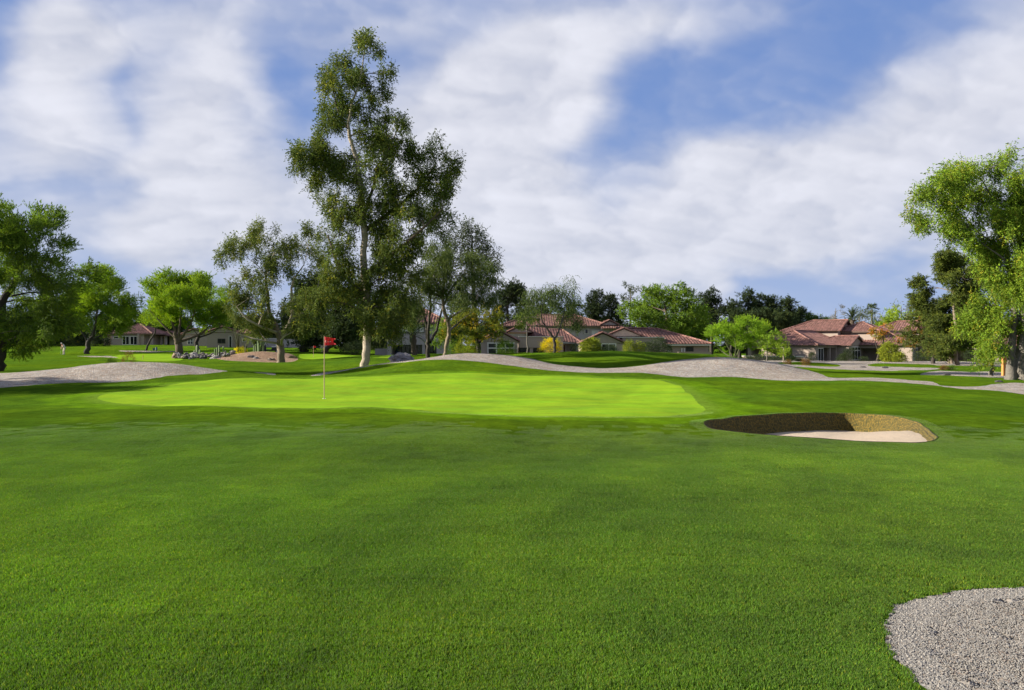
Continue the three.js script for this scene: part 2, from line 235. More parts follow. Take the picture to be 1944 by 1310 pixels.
// ---- the sheet of ground, cut along the outlines
{
  const radii = [], push = (a, b, n, geo) => { for (let i = 0; i < n; i++) radii.push(geo ? a * Math.pow(b / a, i / n) : lerp(a, b, i / n)); };
  push(0.5, 3.2, 10, true); push(3.2, 13, 120, true); push(13, 22, 120, false); push(22, 72, 230, true); push(72, 190, 110, true); push(190, 3000, 28, true); radii.push(3000);
  const ang = []; for (let a = -180; a < -46; a += 4) ang.push(a); for (let a = -46; a < -37; a += 0.5) ang.push(a); for (let a = -37; a < 37; a += 0.16) ang.push(a); for (let a = 37; a < 46; a += 0.5) ang.push(a); for (let a = 46; a < 180; a += 4) ang.push(a);
  const R = radii.length, A = ang.length, P = new Float32Array(R * A * 3), S = [0, 1, 2].map(() => new Float32Array(R * A)), N = new Float32Array(R * A * 3);
  for (let i = 0; i < R; i++) for (let j = 0; j < A; j++) {
    const t = ang[j] * Math.PI / 180, x = radii[i] * Math.sin(t), z = -radii[i] * Math.cos(t), o = i * A + j;
    P[o * 3] = x; P[o * 3 + 1] = land(x, z); P[o * 3 + 2] = z;
    S[0][o] = sdBunker(x, z); S[1][o] = sdGravel(x, z); S[2][o] = sdGreens(x, z);
  }
  for (let i = 0; i < R; i++) for (let j = 0; j < A; j++) {
    const o = i * A + j, u = (Math.min(i + 1, R - 1) * A + j) * 3, d = (Math.max(i - 1, 0) * A + j) * 3, r = (i * A + (j + 1) % A) * 3, l = (i * A + (j + A - 1) % A) * 3;
    const ax = P[u] - P[d], ay = P[u + 1] - P[d + 1], az = P[u + 2] - P[d + 2], bx = P[r] - P[l], by = P[r + 1] - P[l + 1], bz = P[r + 2] - P[l + 2];
    let nx = by * az - bz * ay, ny = bz * ax - bx * az, nz = bx * ay - by * ax; const s = (ny < 0 ? -1 : 1) / Math.hypot(nx, ny, nz); N[o * 3] = nx * s; N[o * 3 + 1] = ny * s; N[o * 3 + 2] = nz * s;
  }
  const out = { turf: { p: [], n: [], ix: [], map: new Map() }, gravel: { p: [], n: [], ix: [], map: new Map() }, green: { p: [], n: [], ix: [], map: new Map() } };
  const vert = (o) => ({ k: o, p: [P[o * 3], P[o * 3 + 1], P[o * 3 + 2]], n: [N[o * 3], N[o * 3 + 1], N[o * 3 + 2]], s: [S[0][o], S[1][o], S[2][o]] });
  const mix = (a, b, f) => { const t = a.s[f] / (a.s[f] - b.s[f]), m = (u, v) => u.map((x, i) => lerp(x, v[i], t)); return { k: null, p: m(a.p, b.p), n: m(a.n, b.n), s: m(a.s, b.s) }; };
  function split(poly, f) { const ins = [], outs = []; poly.forEach((a, i) => { const b = poly[(i + 1) % poly.length]; (a.s[f] < 0 ? ins : outs).push(a); if ((a.s[f] < 0) !== (b.s[f] < 0)) { const m = mix(a, b, f); ins.push(m); outs.push(m); } }); return [ins, outs]; }
  function emit(cls, poly) {
    if (poly.length < 3) return; const o = out[cls];
    const id = poly.map((v) => { if (v.k !== null && o.map.has(v.k)) return o.map.get(v.k); const i = o.p.length / 3; o.p.push(...v.p); o.n.push(...v.n); if (v.k !== null) o.map.set(v.k, i); return i; });
    for (let i = 1; i + 1 < id.length; i++) o.ix.push(id[0], id[i], id[i + 1]);
  }
  const handle = (poly) => { let [ins, outs] = split(poly, 0); if (outs.length < 3) return; const [g, rest] = split(outs, 1); emit('gravel', g); if (rest.length < 3) return; const [gn, turf] = split(rest, 2); emit('green', gn); emit('turf', turf); };
  for (let i = 0; i + 1 < R; i++) for (let j = 0; j < A; j++) {
    const a = i * A + j, b = i * A + (j + 1) % A, c = (i + 1) * A + (j + 1) % A, d = (i + 1) * A + j;
    for (const t of [[a, b, c], [a, c, d]]) {
      const far = t.every((o) => S[0][o] > 0 && S[1][o] > 0 && S[2][o] > 0);
      if (far) emit('turf', t.map(vert)); else handle(t.map(vert));
    }
  }
  const hub = { k: -1, p: [0, land(0, 0), 0], n: [0, 1, 0], s: [1, 1, 1] };
  for (let j = 0; j < A; j++) emit('turf', [hub, vert((j + 1) % A), vert(j)].reverse());
  for (const cls of ['turf', 'gravel', 'green']) {
    const o = out[cls], g = new THREE.BufferGeometry(), n = o.p.length / 3, col = new Float32Array(n * 3), uv = new Float32Array(n * 2);
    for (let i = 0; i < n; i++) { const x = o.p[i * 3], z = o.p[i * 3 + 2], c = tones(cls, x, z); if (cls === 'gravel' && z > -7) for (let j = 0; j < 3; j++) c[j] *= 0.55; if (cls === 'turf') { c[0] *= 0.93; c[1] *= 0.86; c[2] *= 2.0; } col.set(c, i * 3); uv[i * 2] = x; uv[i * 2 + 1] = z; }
    g.setAttribute('position', new THREE.Float32BufferAttribute(o.p, 3)); g.setAttribute('normal', new THREE.Float32BufferAttribute(o.n, 3)); g.setAttribute('color', new THREE.BufferAttribute(col, 3)); g.setAttribute('uv', new THREE.BufferAttribute(uv, 2)); g.setIndex(o.ix);
    if (cls === 'turf') structure('fairway_ground', g, M.turf, 'mown fairway turf rolling out to the houses');
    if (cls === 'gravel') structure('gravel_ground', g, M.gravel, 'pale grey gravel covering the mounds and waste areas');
    if (cls === 'green') structure('putting_green', g, M.green, 'smooth yellow-green putting surface around the flagstick');
  }
}
// ---- the bunker: a stacked sod face over a floor of pale sand
{
  const n = sdBunker.X.length, L = 14, pos = [], idx = [], uv = [], cx = sdBunker.X.reduce((a, b) => a + b) / n, cz = sdBunker.Z.reduce((a, b) => a + b) / n, q = rng(31);
  let len = 0; const floor = [];
  const depth = (x, z) => lerp(0.45, 0.10, smooth(-19.3, -15.2, z + 0.38 * (x - 6)));
  for (let i = 0; i <= n; i++) {
    const k = i % n, x = sdBunker.X[k], z = sdBunker.Z[k], kp = (k + 1) % n, km = (k + n - 1) % n; let nx = -(sdBunker.Z[kp] - sdBunker.Z[km]), nz = sdBunker.X[kp] - sdBunker.X[km]; const l = Math.hypot(nx, nz); nx /= l; nz /= l; if (nx * (cx - x) + nz * (cz - z) < 0) { nx = -nx; nz = -nz; }
    if (i) len += Math.hypot(x - sdBunker.X[km], z - sdBunker.Z[km]);
    const top = land(x, z), D = depth(x, z);
    for (let j = 0; j <= L; j++) {
      const t = j / L, rag = j ? 0.016 * n2(len * 5 + j * 7, j * 1.7) + 0.012 * ((j % 2) - 0.5) : 0, inn = 0.20 * t + rag;
      pos.push(x + nx * inn, top + 0.012 * (j === 0) - D * t, z + nz * inn); uv.push(len, t * D);
      if (j === L && i < n) floor.push([x + nx * inn * 0.9, z + nz * inn * 0.9, top - D + 0.015]);
    }
    if (i) for (let j = 0; j < L; j++) { const a = (i - 1) * (L + 1) + j, b = a + 1, c = i * (L + 1) + j, d = c + 1; idx.push(a, b, c, c, b, d); }
  }
  const wall = new THREE.BufferGeometry(); wall.setAttribute('position', new THREE.Float32BufferAttribute(pos, 3)); wall.setAttribute('uv', new THREE.Float32BufferAttribute(uv, 2)); wall.setIndex(idx); wall.computeVertexNormals();
  const rows = [0, 1, 2, 3, 4, 5, 6, 7, 8, 9, 10].map((i) => { const k = createNoise2D(rng(500 + i)); return k; });
  const sod = tex(512, (u, v) => { const a = u * 2 * Math.PI, r = Math.floor(v * 11 + 0.25 * rows[0](Math.cos(a) * 3, Math.sin(a) * 3)), k = rows[(r + 11) % 11], s1 = 0.5 + 0.5 * k(Math.cos(a) * 4, Math.sin(a) * 4), s2 = 0.5 + 0.5 * wn(u, v, 40), g = gr(), f = v * 11 - Math.floor(v * 11), seam = smooth(0, 0.25, f) * (0.75 + 0.4 * g), straw = smooth(0.25, 0.85, 0.55 * s1 + 0.3 * s2 + 0.25 * g); return [lerp(0.028, 0.205, straw) * seam, lerp(0.036, 0.132, straw) * seam, lerp(0.008, 0.016, straw) * seam]; });
  sod.repeat.set(1 / 1.1, 1 / 0.36);
  const sodBump = tex(256, (u, v) => 0.4 + 0.35 * smooth(0, 0.4, v * 11 - Math.floor(v * 11)) + 0.5 * (gr() - 0.5), false); sodBump.repeat.set(1 / 1.1, 1 / 0.36);
  const m = structure('bunker_face', wall, std(0xffffff, 1, { map: sod, bumpMap: sodBump, bumpScale: 0.02, side: THREE.DoubleSide }), 'stacked straw-coloured turf wall around the sand bunker');
  m.userData.category = 'bunker';
  const rings = 18, fp = [], fi = [], fu = [], mx = floor.reduce((a, b) => a + b[0], 0) / n, mz = floor.reduce((a, b) => a + b[1], 0) / n;
  for (let r = 0; r <= rings; r++) for (let i = 0; i < n; i++) { const t = r / rings, f = floor[i], x = lerp(f[0], mx, t), z = lerp(f[1], mz, t), y = lerp(f[2], land(mx, mz) - depth(mx, mz), smooth(0, 1, t)) + (r ? 0.012 * fbm(x * 2.2, z * 2.2, 4) : 0); fp.push(x, y, z); fu.push(x, z); }
  for (let r = 0; r < rings; r++) for (let i = 0; i < n; i++) { const a = r * n + i, b = r * n + (i + 1) % n, c = a + n, d = b + n; fi.push(a, c, b, b, c, d); }
  const fg = new THREE.BufferGeometry(); fg.setAttribute('position', new THREE.Float32BufferAttribute(fp, 3)); fg.setAttribute('uv', new THREE.Float32BufferAttribute(fu, 2)); fg.setIndex(fi); fg.computeVertexNormals();
  if (fg.attributes.normal.getY(n * 4) < 0) { for (let i = 0; i < fi.length; i += 3) [fi[i], fi[i + 1]] = [fi[i + 1], fi[i]]; fg.setIndex(fi); fg.computeVertexNormals(); }
  const sandT = tex(512, (u, v) => { const k = 0.9 + 0.1 * wn(u, v, 12) + 0.16 * (gr() - 0.5); return [0.44 * k, 0.345 * k, 0.245 * k]; }); sandT.repeat.set(1 / 1.3, 1 / 1.3);
  const sandB = tex(512, (u, v) => 0.5 + 0.3 * wn(u, v, 20) + 0.3 * (gr() - 0.5), false); sandB.repeat.set(1 / 1.3, 1 / 1.3);
  structure('bunker_sand', fg, std(0xffffff, 1, { map: sandT, bumpMap: sandB, bumpScale: 0.02, side: THREE.DoubleSide }), 'pale raked sand on the floor of the bunker');
}
// ---- blades of grass, in small sods set side by side
{
  const q = rng(91), e = new THREE.Matrix4(), quat = new THREE.Quaternion(), yaw = new THREE.Quaternion(), UP = V(0, 1, 0), sc = V(1, 1, 1);
  const normal = (x, z) => V(land(x - 0.2, z) - land(x + 0.2, z), 0.4, land(x, z - 0.2) - land(x, z + 0.2)).normalize();
  function sod(side, count, h, w) {
    const pos = [], col = [];
    for (let i = 0; i < count; i++) {
      const x = (q() - 0.5) * side, z = (q() - 0.5) * side, a = q() * 6.283, lean = 0.15 + 0.7 * q(), b = q() * 6.283, hh = h * (0.55 + 0.7 * q()), ww = w * (0.7 + 0.6 * q());
      const dx = Math.cos(a) * ww / 2, dz = Math.sin(a) * ww / 2, lx = Math.cos(b) * lean * hh, lz = Math.sin(b) * lean * hh;
      const m = [x + lx * 0.35, hh * 0.6, z + lz * 0.35], t = [x + lx, hh, z + lz];
      pos.push(x - dx, -0.006, z - dz, x + dx, -0.006, z + dz, m[0] + dx * 0.8, m[1], m[2] + dz * 0.8, x - dx, -0.006, z - dz, m[0] + dx * 0.8, m[1], m[2] + dz * 0.8, m[0] - dx * 0.8, m[1], m[2] - dz * 0.8, m[0] - dx * 0.8, m[1], m[2] - dz * 0.8, m[0] + dx * 0.8, m[1], m[2] + dz * 0.8, ...t);
      const k = 0.55 + 0.9 * q(), dry = q() < 0.06, c = dry ? [2.6 * k, 1.35 * k, 2.4 * k] : [k * (0.85 + 0.4 * q()), k, k]; for (let j = 0; j < 9; j++) col.push(...c);
    }
    return soup(pos, col);
  }
  const blade = leafy(0.48, { vertexColors: true, roughness: 1 });
  const sets = [
    { g: [0, 1, 2, 3].map(() => sod(0.33, 2300, 0.019, 0.0036)), side: 0.27, d0: 2.6, d1: 17.5, edge: 0.19, fade: 8 },
    { g: [0, 1].map(() => sod(0.085, 130, 0.021, 0.0036)), side: 0.065, d0: 2.6, d1: 21, edge: 0.012, rim: 0.28, jit: 1 },
  ];
  for (const s of sets) {
    const lists = s.g.map(() => ({ m: [], c: [] })), half = (d) => d * 0.70 + 1.2;
    for (let z = s.d0; z < s.d1; z += s.side) for (let x = -half(z); x < half(z); x += s.side) {
      const X = x + (q() - 0.5) * s.side * (s.jit ?? 0.3), Z = -(z + (q() - 0.5) * s.side * (s.jit ?? 0.3)), sg = sdGreens(X, Z), sv = sdGravel(X, Z), sb = sdBunker(X, Z), m = Math.min(sg, sv, sb);
      if (m < s.edge || (s.rim && m > s.rim)) continue; if (s.fade && z > s.d1 - 2.6 * q() - 0.9 * n2(x * 0.4, z * 0.4)) continue;
      const o = lists[Math.floor(q() * s.g.length)], c = collar(X, Z), k = 1 + (q() - 0.5) * 0.12, t = tones('turf', X, Z);
      quat.setFromUnitVectors(UP, normal(X, Z)); yaw.setFromAxisAngle(UP, Math.floor(q() * 4) * Math.PI / 2 + (q() - 0.5) * 0.3);
      sc.set(1, lerp(1, 0.6, c) * lerp(1, 0.2, smooth(6.5, 16, z)), 1);
      e.compose(V(X, land(X, Z), Z), quat.multiply(yaw), sc); o.m.push(e.clone()); o.c.push(lin(t[0] * k * 1.16, t[1] * k * 1.18, t[2] * k * 1.0));
    }
    lists.forEach((o, i) => o.m.length && stuff('grass_blades', s.g[i], blade, o.m, o.c, 'short mown green grass blades of the fairway'));
  }
}
// ---- loose pebbles on the gravel close by
{
  const q = rng(17), ico = new THREE.IcosahedronGeometry(1, 0).attributes.position;
  const patch = (side, count, seed) => {
    const pos = [], col = [], v = V();
    for (let i = 0; i < count; i++) {
      const x = (q() - 0.5) * side, z = (q() - 0.5) * side, r = 0.0033 + 0.0036 * q() * q() + (q() < 0.02 ? 0.003 : 0), e = new THREE.Euler(q() * 0.5, q() * 6.28, q() * 0.5), ax = r * (0.85 + 0.4 * q()), ay = r * (0.65 + 0.3 * q()), az = r * (0.85 + 0.3 * q()), c = stoneTone([0, 0, q(), q()]).map((k, i) => k * [0.212, 0.205, 0.193][i]);
      for (let k = 0; k < ico.count; k++) { v.fromBufferAttribute(ico, k); const j = 1 + 0.25 * n3(v.x * 2 + i + seed, v.y * 2, v.z * 2); v.set(v.x * ax * j, v.y * ay * j, v.z * az * j).applyEuler(e); pos.push(v.x + x, v.y + ay * 0.2, v.z + z); col.push(...c); }
    }
    return soup(pos, col);
  };
  const pm = std(0xffffff, 1, { vertexColors: true, flatShading: true }), m = new THREE.Matrix4(), quat = new THREE.Quaternion(), UPV = V(0, 1, 0);
  for (const [side, step, count, lo, hi, lab, seed] of [[0.40, 0.34, 1900, -9, -0.2, 'loose grey and tan pebbles of the gravel patch', 1], [0.40, 0.34, 1900, -9, -0.2, 'loose grey and tan pebbles of the gravel patch', 50], [0.06, 0.04, 48, -0.22, -0.03, 'loose grey and tan pebbles at the edge of the grass', 9]]) {
    const mats = []; for (let z = 3.2; z < 6.2; z += step) for (let x = 1.8; x < 5.2; x += step) { const X = x + (q() - 0.5) * step * 0.2 + (seed === 50 ? step / 2 : 0), Z = -z + (seed === 50 ? step / 2 : 0), d = gravels[0](X, Z) + wob(X, Z); if (d > hi || d < lo || X > -Z * 0.75) continue; quat.setFromAxisAngle(UPV, q() * 6.28); m.compose(V(X, land(X, Z), Z), quat, V(1, 1, 1)); mats.push(m.clone()); }
    stuff('gravel_pebbles', patch(side, seed === 50 ? 500 : count, seed), pm, mats, null, lab);
  }
}
// ---------------------------------------------------------------- trees and plants
const barkTex = (() => { const b = wrapNoise(21); return tex(256, (u, v) => { const k = 0.78 + 0.22 * b(u, v * 1, 6) + 0.22 * b(u, v, 22) + 0.14 * (gr() - 0.5); return clamp(k, 0.15, 1); }); })();
barkTex.repeat.set(1, 0.6);
const barkBump = (() => { const b = wrapNoise(23); return tex(256, (u, v) => 0.5 + 0.3 * b(u, v, 9) + 0.3 * b(u, v, 30), false); })(); barkBump.repeat.set(1, 0.6);
const bark = (c, bump = 0.03) => std(c, 0.95, { map: barkTex, bumpMap: barkBump, bumpScale: bump });
const BARK = { pale: bark(lin(0.46, 0.38, 0.28)), tan: bark(lin(0.26, 0.20, 0.14)), brown: bark(lin(0.13, 0.095, 0.065)), dark: bark(lin(0.055, 0.045, 0.035)), olive: bark(lin(0.10, 0.11, 0.045)), grey: bark(lin(0.17, 0.15, 0.125)) };

function tubes(list, sides = 6) {                                      // tapered limbs: [points, radii] each
  const pos = [], nrm = [], uv = [], idx = []; const T = V(), N = V(), B = V(), o = V();
  for (const [pts, rad] of list) {
    const n = pts.length, first = pos.length / 3; let len = 0; N.set(0, 0, 0);
    for (let i = 0; i < n; i++) {
      T.copy(pts[Math.min(i + 1, n - 1)]).sub(pts[Math.max(i - 1, 0)]).normalize();
      if (i === 0) N.copy(Math.abs(T.y) < 0.9 ? V(0, 1, 0) : V(1, 0, 0)); N.addScaledVector(T, -N.dot(T)).normalize(); B.crossVectors(T, N);
      if (i) len += pts[i].distanceTo(pts[i - 1]);
      for (let j = 0; j <= sides; j++) { const a = j / sides * Math.PI * 2, w = rad[i] * (1 + (sides > 7 ? 0.12 * n2(Math.cos(a) * 1.5 + i * 0.4, Math.sin(a) * 1.5 + first) : 0)); o.set(0, 0, 0).addScaledVector(N, Math.cos(a)).addScaledVector(B, Math.sin(a)); pos.push(pts[i].x + o.x * w, pts[i].y + o.y * w, pts[i].z + o.z * w); nrm.push(o.x, o.y, o.z); uv.push(j / sides * Math.max(1, Math.round(rad[0] * 6)), len); }
      if (i) for (let j = 0; j < sides; j++) { const a = first + (i - 1) * (sides + 1) + j, c = a + sides + 1; idx.push(a, a + 1, c, c, a + 1, c + 1); }
    }
  }
  const g = new THREE.BufferGeometry(); g.setAttribute('position', new THREE.Float32BufferAttribute(pos, 3)); g.setAttribute('normal', new THREE.Float32BufferAttribute(nrm, 3)); g.setAttribute('uv', new THREE.Float32BufferAttribute(uv, 2)); g.setIndex(idx); return g;
}
function bend(pts, n) { const c = new THREE.CatmullRomCurve3(pts, false, 'centripetal'); return c.getPoints(n); }

// sprays of leaves; y is the way the spray grows
function spray(seed, o) {
  const q = rng(seed), pos = [], col = [], d = V(), s = V(), p = V(), t = V(), f = V();
  const rnd = () => V(q() * 2 - 1, q() * 2 - 1, q() * 2 - 1).normalize();
  const leaf = (at_, dir, L, W, k) => {
    d.copy(dir).normalize(); s.crossVectors(d, rnd()).normalize(); f.crossVectors(d, s).multiplyScalar(W * 0.25);
    const a = at_, b = V().copy(a).addScaledVector(d, L * 0.45).addScaledVector(s, W / 2).add(f), c = V().copy(a).addScaledVector(d, L), e = V().copy(a).addScaledVector(d, L * 0.45).addScaledVector(s, -W / 2).add(f);
    pos.push(a.x, a.y, a.z, b.x, b.y, b.z, c.x, c.y, c.z, a.x, a.y, a.z, c.x, c.y, c.z, e.x, e.y, e.z); for (let i = 0; i < 6; i++) col.push(...k);
  };
  const tone = () => { const k = 0.7 + 0.6 * q(), w = q(); return [k * (0.9 + 0.35 * w * w), k, k * (1 - 0.3 * w)]; };
  const strip = (pts, w) => { for (let i = 0; i + 1 < pts.length; i++) { const a = pts[i], b = pts[i + 1]; for (const [x, z] of [[w, 0], [0, w]]) { pos.push(a.x - x, a.y, a.z - z, a.x + x, a.y, a.z + z, b.x, b.y, b.z); for (let j = 0; j < 3; j++) col.push(...(o.wood ?? [0.8, 0.6, 0.6])); } } };
  for (let i = 0; i < o.twigs; i++) {
    const dir = rnd(); dir.y = dir.y * o.fan[1] + o.fan[2]; dir.x *= o.fan[0]; dir.z *= o.fan[0]; dir.normalize();
    const L = o.length * (0.6 + 0.5 * q()), pts = []; p.set(0, 0, 0).addScaledVector(rnd(), o.core * q());
    for (let j = 0; j <= 4; j++) { pts.push(p.clone()); dir.y += o.droop * 0.25; t.copy(dir).normalize().addScaledVector(rnd(), o.crook ?? 0.12); p.addScaledVector(t, L / 4); }
    if (o.twig) strip(pts, o.twig);
    for (let j = 0; j < o.leaves; j++) {
      const u = (o.from ?? 0.15) + (1 - (o.from ?? 0.15)) * q(), k = Math.min(3, Math.floor(u * 4)), x = pts[k].clone().lerp(pts[k + 1], u * 4 - k), ld = rnd().multiplyScalar(o.splay).add(pts[k + 1].clone().sub(pts[k]).normalize()); ld.y += o.hang ?? 0;
      leaf(x, ld, o.leaf[0] * (0.65 + 0.6 * q()), o.leaf[1] * (0.7 + 0.5 * q()), tone());
    }
  }
  return soup(pos, col);
}
const SPRAY = {
  gum: spray(1, { twigs: 7, leaves: 9, length: 0.75, core: 0.2, fan: [1, 0.9, 0.15], droop: -0.12, splay: 1.3, hang: -0.45, leaf: [0.135, 0.068], twig: 0.004 }),
  fine: spray(2, { twigs: 10, leaves: 16, length: 0.95, core: 0.15, fan: [0.7, 0.4, 0.75], droop: 0.05, splay: 0.55, leaf: [0.13, 0.045], twig: 0.006, wood: [0.7, 0.8, 0.7] }),
  broad: spray(3, { twigs: 7, leaves: 10, length: 0.6, core: 0.2, fan: [1, 0.8, 0.25], droop: -0.1, splay: 1.0, hang: -0.25, leaf: [0.15, 0.085], twig: 0.004 }),
  willow: spray(4, { twigs: 9, leaves: 12, length: 1.1, core: 0.3, fan: [1, 0.5, -0.15], droop: -1.3, splay: 0.5, hang: -0.6, leaf: [0.15, 0.042], twig: 0.004 }),
  pine: spray(5, { twigs: 8, leaves: 16, length: 0.6, core: 0.12, fan: [1, 0.6, 0.35], droop: 0.15, splay: 0.85, hang: 0.2, leaf: [0.18, 0.042], twig: 0.012, from: 0.3, wood: [1.5, 0.8, 0.7] }),
  shrub: spray(6, { twigs: 8, leaves: 9, length: 0.42, core: 0.12, fan: [1, 0.7, 0.5], droop: 0, splay: 0.8, leaf: [0.075, 0.045], twig: 0.003 }),
  small: spray(7, { twigs: 10, leaves: 10, length: 0.6, core: 0.1, fan: [0.75, 0.4, 0.7], droop: -0.1, splay: 0.6, leaf: [0.07, 0.03], twig: 0.004 }),
};
const LEAF = leafy(0.30, { vertexColors: true }), NEEDLE = leafy(0.15, { vertexColors: true }), THIN = leafy(0.45, { vertexColors: true });

// A tree from its limbs and the lobes of its crown. trunk, limbs: [photo x, photo y, radius in m, depth offset]; lobes: [photo x, photo y, half width, half height (photo px), depth offset].
const DENSE = 2.3, BRIGHT = 1.4; let leafCount = 0;
function tree(o) {
  const q = rng(o.seed), D = o.d, m = D / F, base = o.base ?? ground(o.trunk[0][0], D, -0.05), g = thing(o.name ?? 'tree', base, o.label, o.category ?? 'tree', o.group);
  const P = (px, py, dz = 0) => { const p = V((px - CX) * m, EYE - (py - CY) * m, -D - dz); return p.sub(base); };
  const stems = [], nodes = [];
  const limb = (a, sides) => {
    const pts = a.map(([x, y, , dz]) => P(x, y, dz)); if (a === o.trunk) pts[0].y = Math.min(pts[0].y, -0.1);
    const n = Math.max(4, a.length * 3), c = bend(pts, n), rad = c.map((_, i) => { const u = i / n * (a.length - 1), k = Math.min(a.length - 2, Math.floor(u)); return lerp(a[k][2], a[k + 1][2], u - k); });
    c.forEach((p, i) => { if (i && i < n) p.add(V(q() - 0.5, 0, q() - 0.5).multiplyScalar(rad[i] * 0.9)); nodes.push([p, rad[i]]); }); return [c, rad];
  };
  const trunk = limb(o.trunk); trunk[1][0] *= 1.25;
  (o.stems ?? []).forEach((a) => stems.push(limb(a))); const limbs = (o.limbs ?? []).map((a) => limb(a));
  const boughs = [], mats = [], cols = [], thin = [], mat = new THREE.Matrix4(), qt = new THREE.Quaternion(), q2 = new THREE.Quaternion(), up = V(0, 1, 0), A = o.colors[0], Bc = o.colors[1], centre = V();
  const lobes = o.lobes.map(([x, y, rx, ry, dz]) => [P(x, y, dz ?? (q() - 0.5) * (o.deep ?? 60) * m), rx * m, ry * m]); lobes.forEach((l) => centre.add(l[0])); centre.multiplyScalar(1 / lobes.length); centre.y -= o.low ?? 1.5;
  for (const [c, rx, ry] of lobes) {
    let best = null, bd = 1e9; for (const nd of nodes) { const dd = nd[0].distanceTo(c) + (nd[0].y > c.y - ry * 0.2 ? 2.2 * (nd[0].y - c.y + ry * 0.2) : 0); if (dd < bd) { bd = dd; best = nd; } }
    const mid = best[0].clone().lerp(c, 0.5).add(V((q() - 0.5) * rx * 0.4, bd * 0.10, (q() - 0.5) * rx * 0.4)), r0 = Math.min(best[1] * 0.7, 0.02 + 0.035 * Math.max(rx, ry)), main = bend([best[0], mid, c], 5);
    boughs.push([main, main.map((_, i) => lerp(r0, r0 * 0.4, i / 5))]);
    const tips = Math.max(4, Math.round(DENSE * (o.tips ?? 6) * rx * ry)), R = Math.max(rx, ry);
    for (let i = 0; i < Math.min(tips, 160); i++) {
      const v = V(q() * 2 - 1, q() * 2 - 1, q() * 2 - 1); if (v.lengthSq() > 1) { i--; continue; }
      v.setLength(Math.pow(v.length(), o.hollow ?? 0.55)); const tip = c.clone().add(V(v.x * rx, v.y * ry, v.z * rx));
      if (n3((tip.x + base.x) * 0.55 / (o.gapSize ?? 1), (tip.y) * 0.55 / (o.gapSize ?? 1), (tip.z + base.z) * 0.55 / (o.gapSize ?? 1)) < (o.gap ?? -0.35)) continue;
      if (o.twigs !== 0 && i % (o.twigs ?? 4) === 0) { const s = main[2 + Math.floor(q() * 4)], k = s.clone().lerp(tip, 0.5).add(V(0, (q() - 0.3) * 0.25 * R, 0)), w = bend([s, k, tip], 3); thin.push([w, [0.028, 0.02, 0.013, 0.006].map((x) => x * (o.twigR ?? 1))]); }
      for (let j = 0; j < (o.clumps ?? 4); j++) {
        const s = (o.size ?? 1) * (0.75 + 0.5 * q()), x = tip.clone().add(V(q() - 0.5, q() - 0.5, q() - 0.5).multiplyScalar(o.spread ?? 0.9));
        qt.setFromAxisAngle(up, q() * 6.283);
        if (o.grow === 'out') { const dir = x.clone().sub(centre).normalize(); dir.y += o.lift ?? 0.5; dir.add(V(q() - 0.5, q() - 0.5, q() - 0.5).multiplyScalar(0.5)).normalize(); q2.setFromUnitVectors(up, dir); qt.premultiply(q2); }
        else { q2.setFromAxisAngle(V(q() - 0.5, 0, q() - 0.5).normalize(), (q() - 0.5) * 1.1); qt.premultiply(q2); }
        mat.compose(x, qt, V(s, s, s)); mats.push(mat.clone());
        const w = q(), k = BRIGHT * (0.85 + 0.3 * q()), z = o.third && q() < o.third[3] ? o.third : null; cols.push(z ? lin(z[0] * k, z[1] * k, z[2] * k) : lin(lerp(A[0], Bc[0], w) * k, lerp(A[1], Bc[1], w) * k, lerp(A[2], Bc[2], w) * k));
      }
    }
  }
  const t = part(g, 'trunk', tubes([trunk], 10), o.bark); stems.forEach((s) => part(g, 'stem', tubes([s], 8), o.bark));
  limbs.forEach((l) => part(g, 'limb', tubes([l], 7), o.limbBark ?? o.bark));
  if (boughs.length) part(g, 'branches', mergeGeometries([tubes(boughs, 5), ...(thin.length ? [tubes(thin, 3)] : [])]), o.limbBark ?? o.bark).userData.kind = 'stuff';
  const cr = new THREE.InstancedMesh(SPRAY[o.kind], o.leaf ?? LEAF, mats.length); cr.name = 'crown'; mats.forEach((x, i) => cr.setMatrixAt(i, x)); cols.forEach((c, i) => cr.setColorAt(i, c)); cr.castShadow = cr.receiveShadow = true; cr.userData.kind = 'stuff'; g.add(cr);
  t.userData.n = mats.length; leafCount += mats.length; return g;
}

// lobes for a crown known only by its outline box: centre x, top y, bottom y, half width
function blob(seed, cx, y0, y1, hw, n, shape = 'round') {
  const q = rng(seed), out = [];
  for (let i = 0; i < n; i++) {
    const t = (i + q() * 0.8) / n, y = lerp(y0, y1, t), prof = shape === 'cone' ? 0.25 + 0.75 * t : shape === 'flat' ? Math.sqrt(Math.max(0.05, 1 - Math.pow(Math.abs(t * 1.1 - 0.75), 2.2))) : Math.sqrt(Math.max(0.06, 1 - Math.pow((t - 0.55) / 0.62, 2))), r = hw * (0.30 + 0.22 * q());
    const a = q() * 6.283, rr = Math.sqrt(q()) * Math.max(0, hw * prof - r * 0.75);
    out.push([cx + Math.cos(a) * rr, clamp(y + r * 0.4, y0 + r * 0.75, y1), r, r * (shape === 'cone' ? 0.65 : 0.85), Math.sin(a) * rr * 0.04]);
  }
  return out;
}
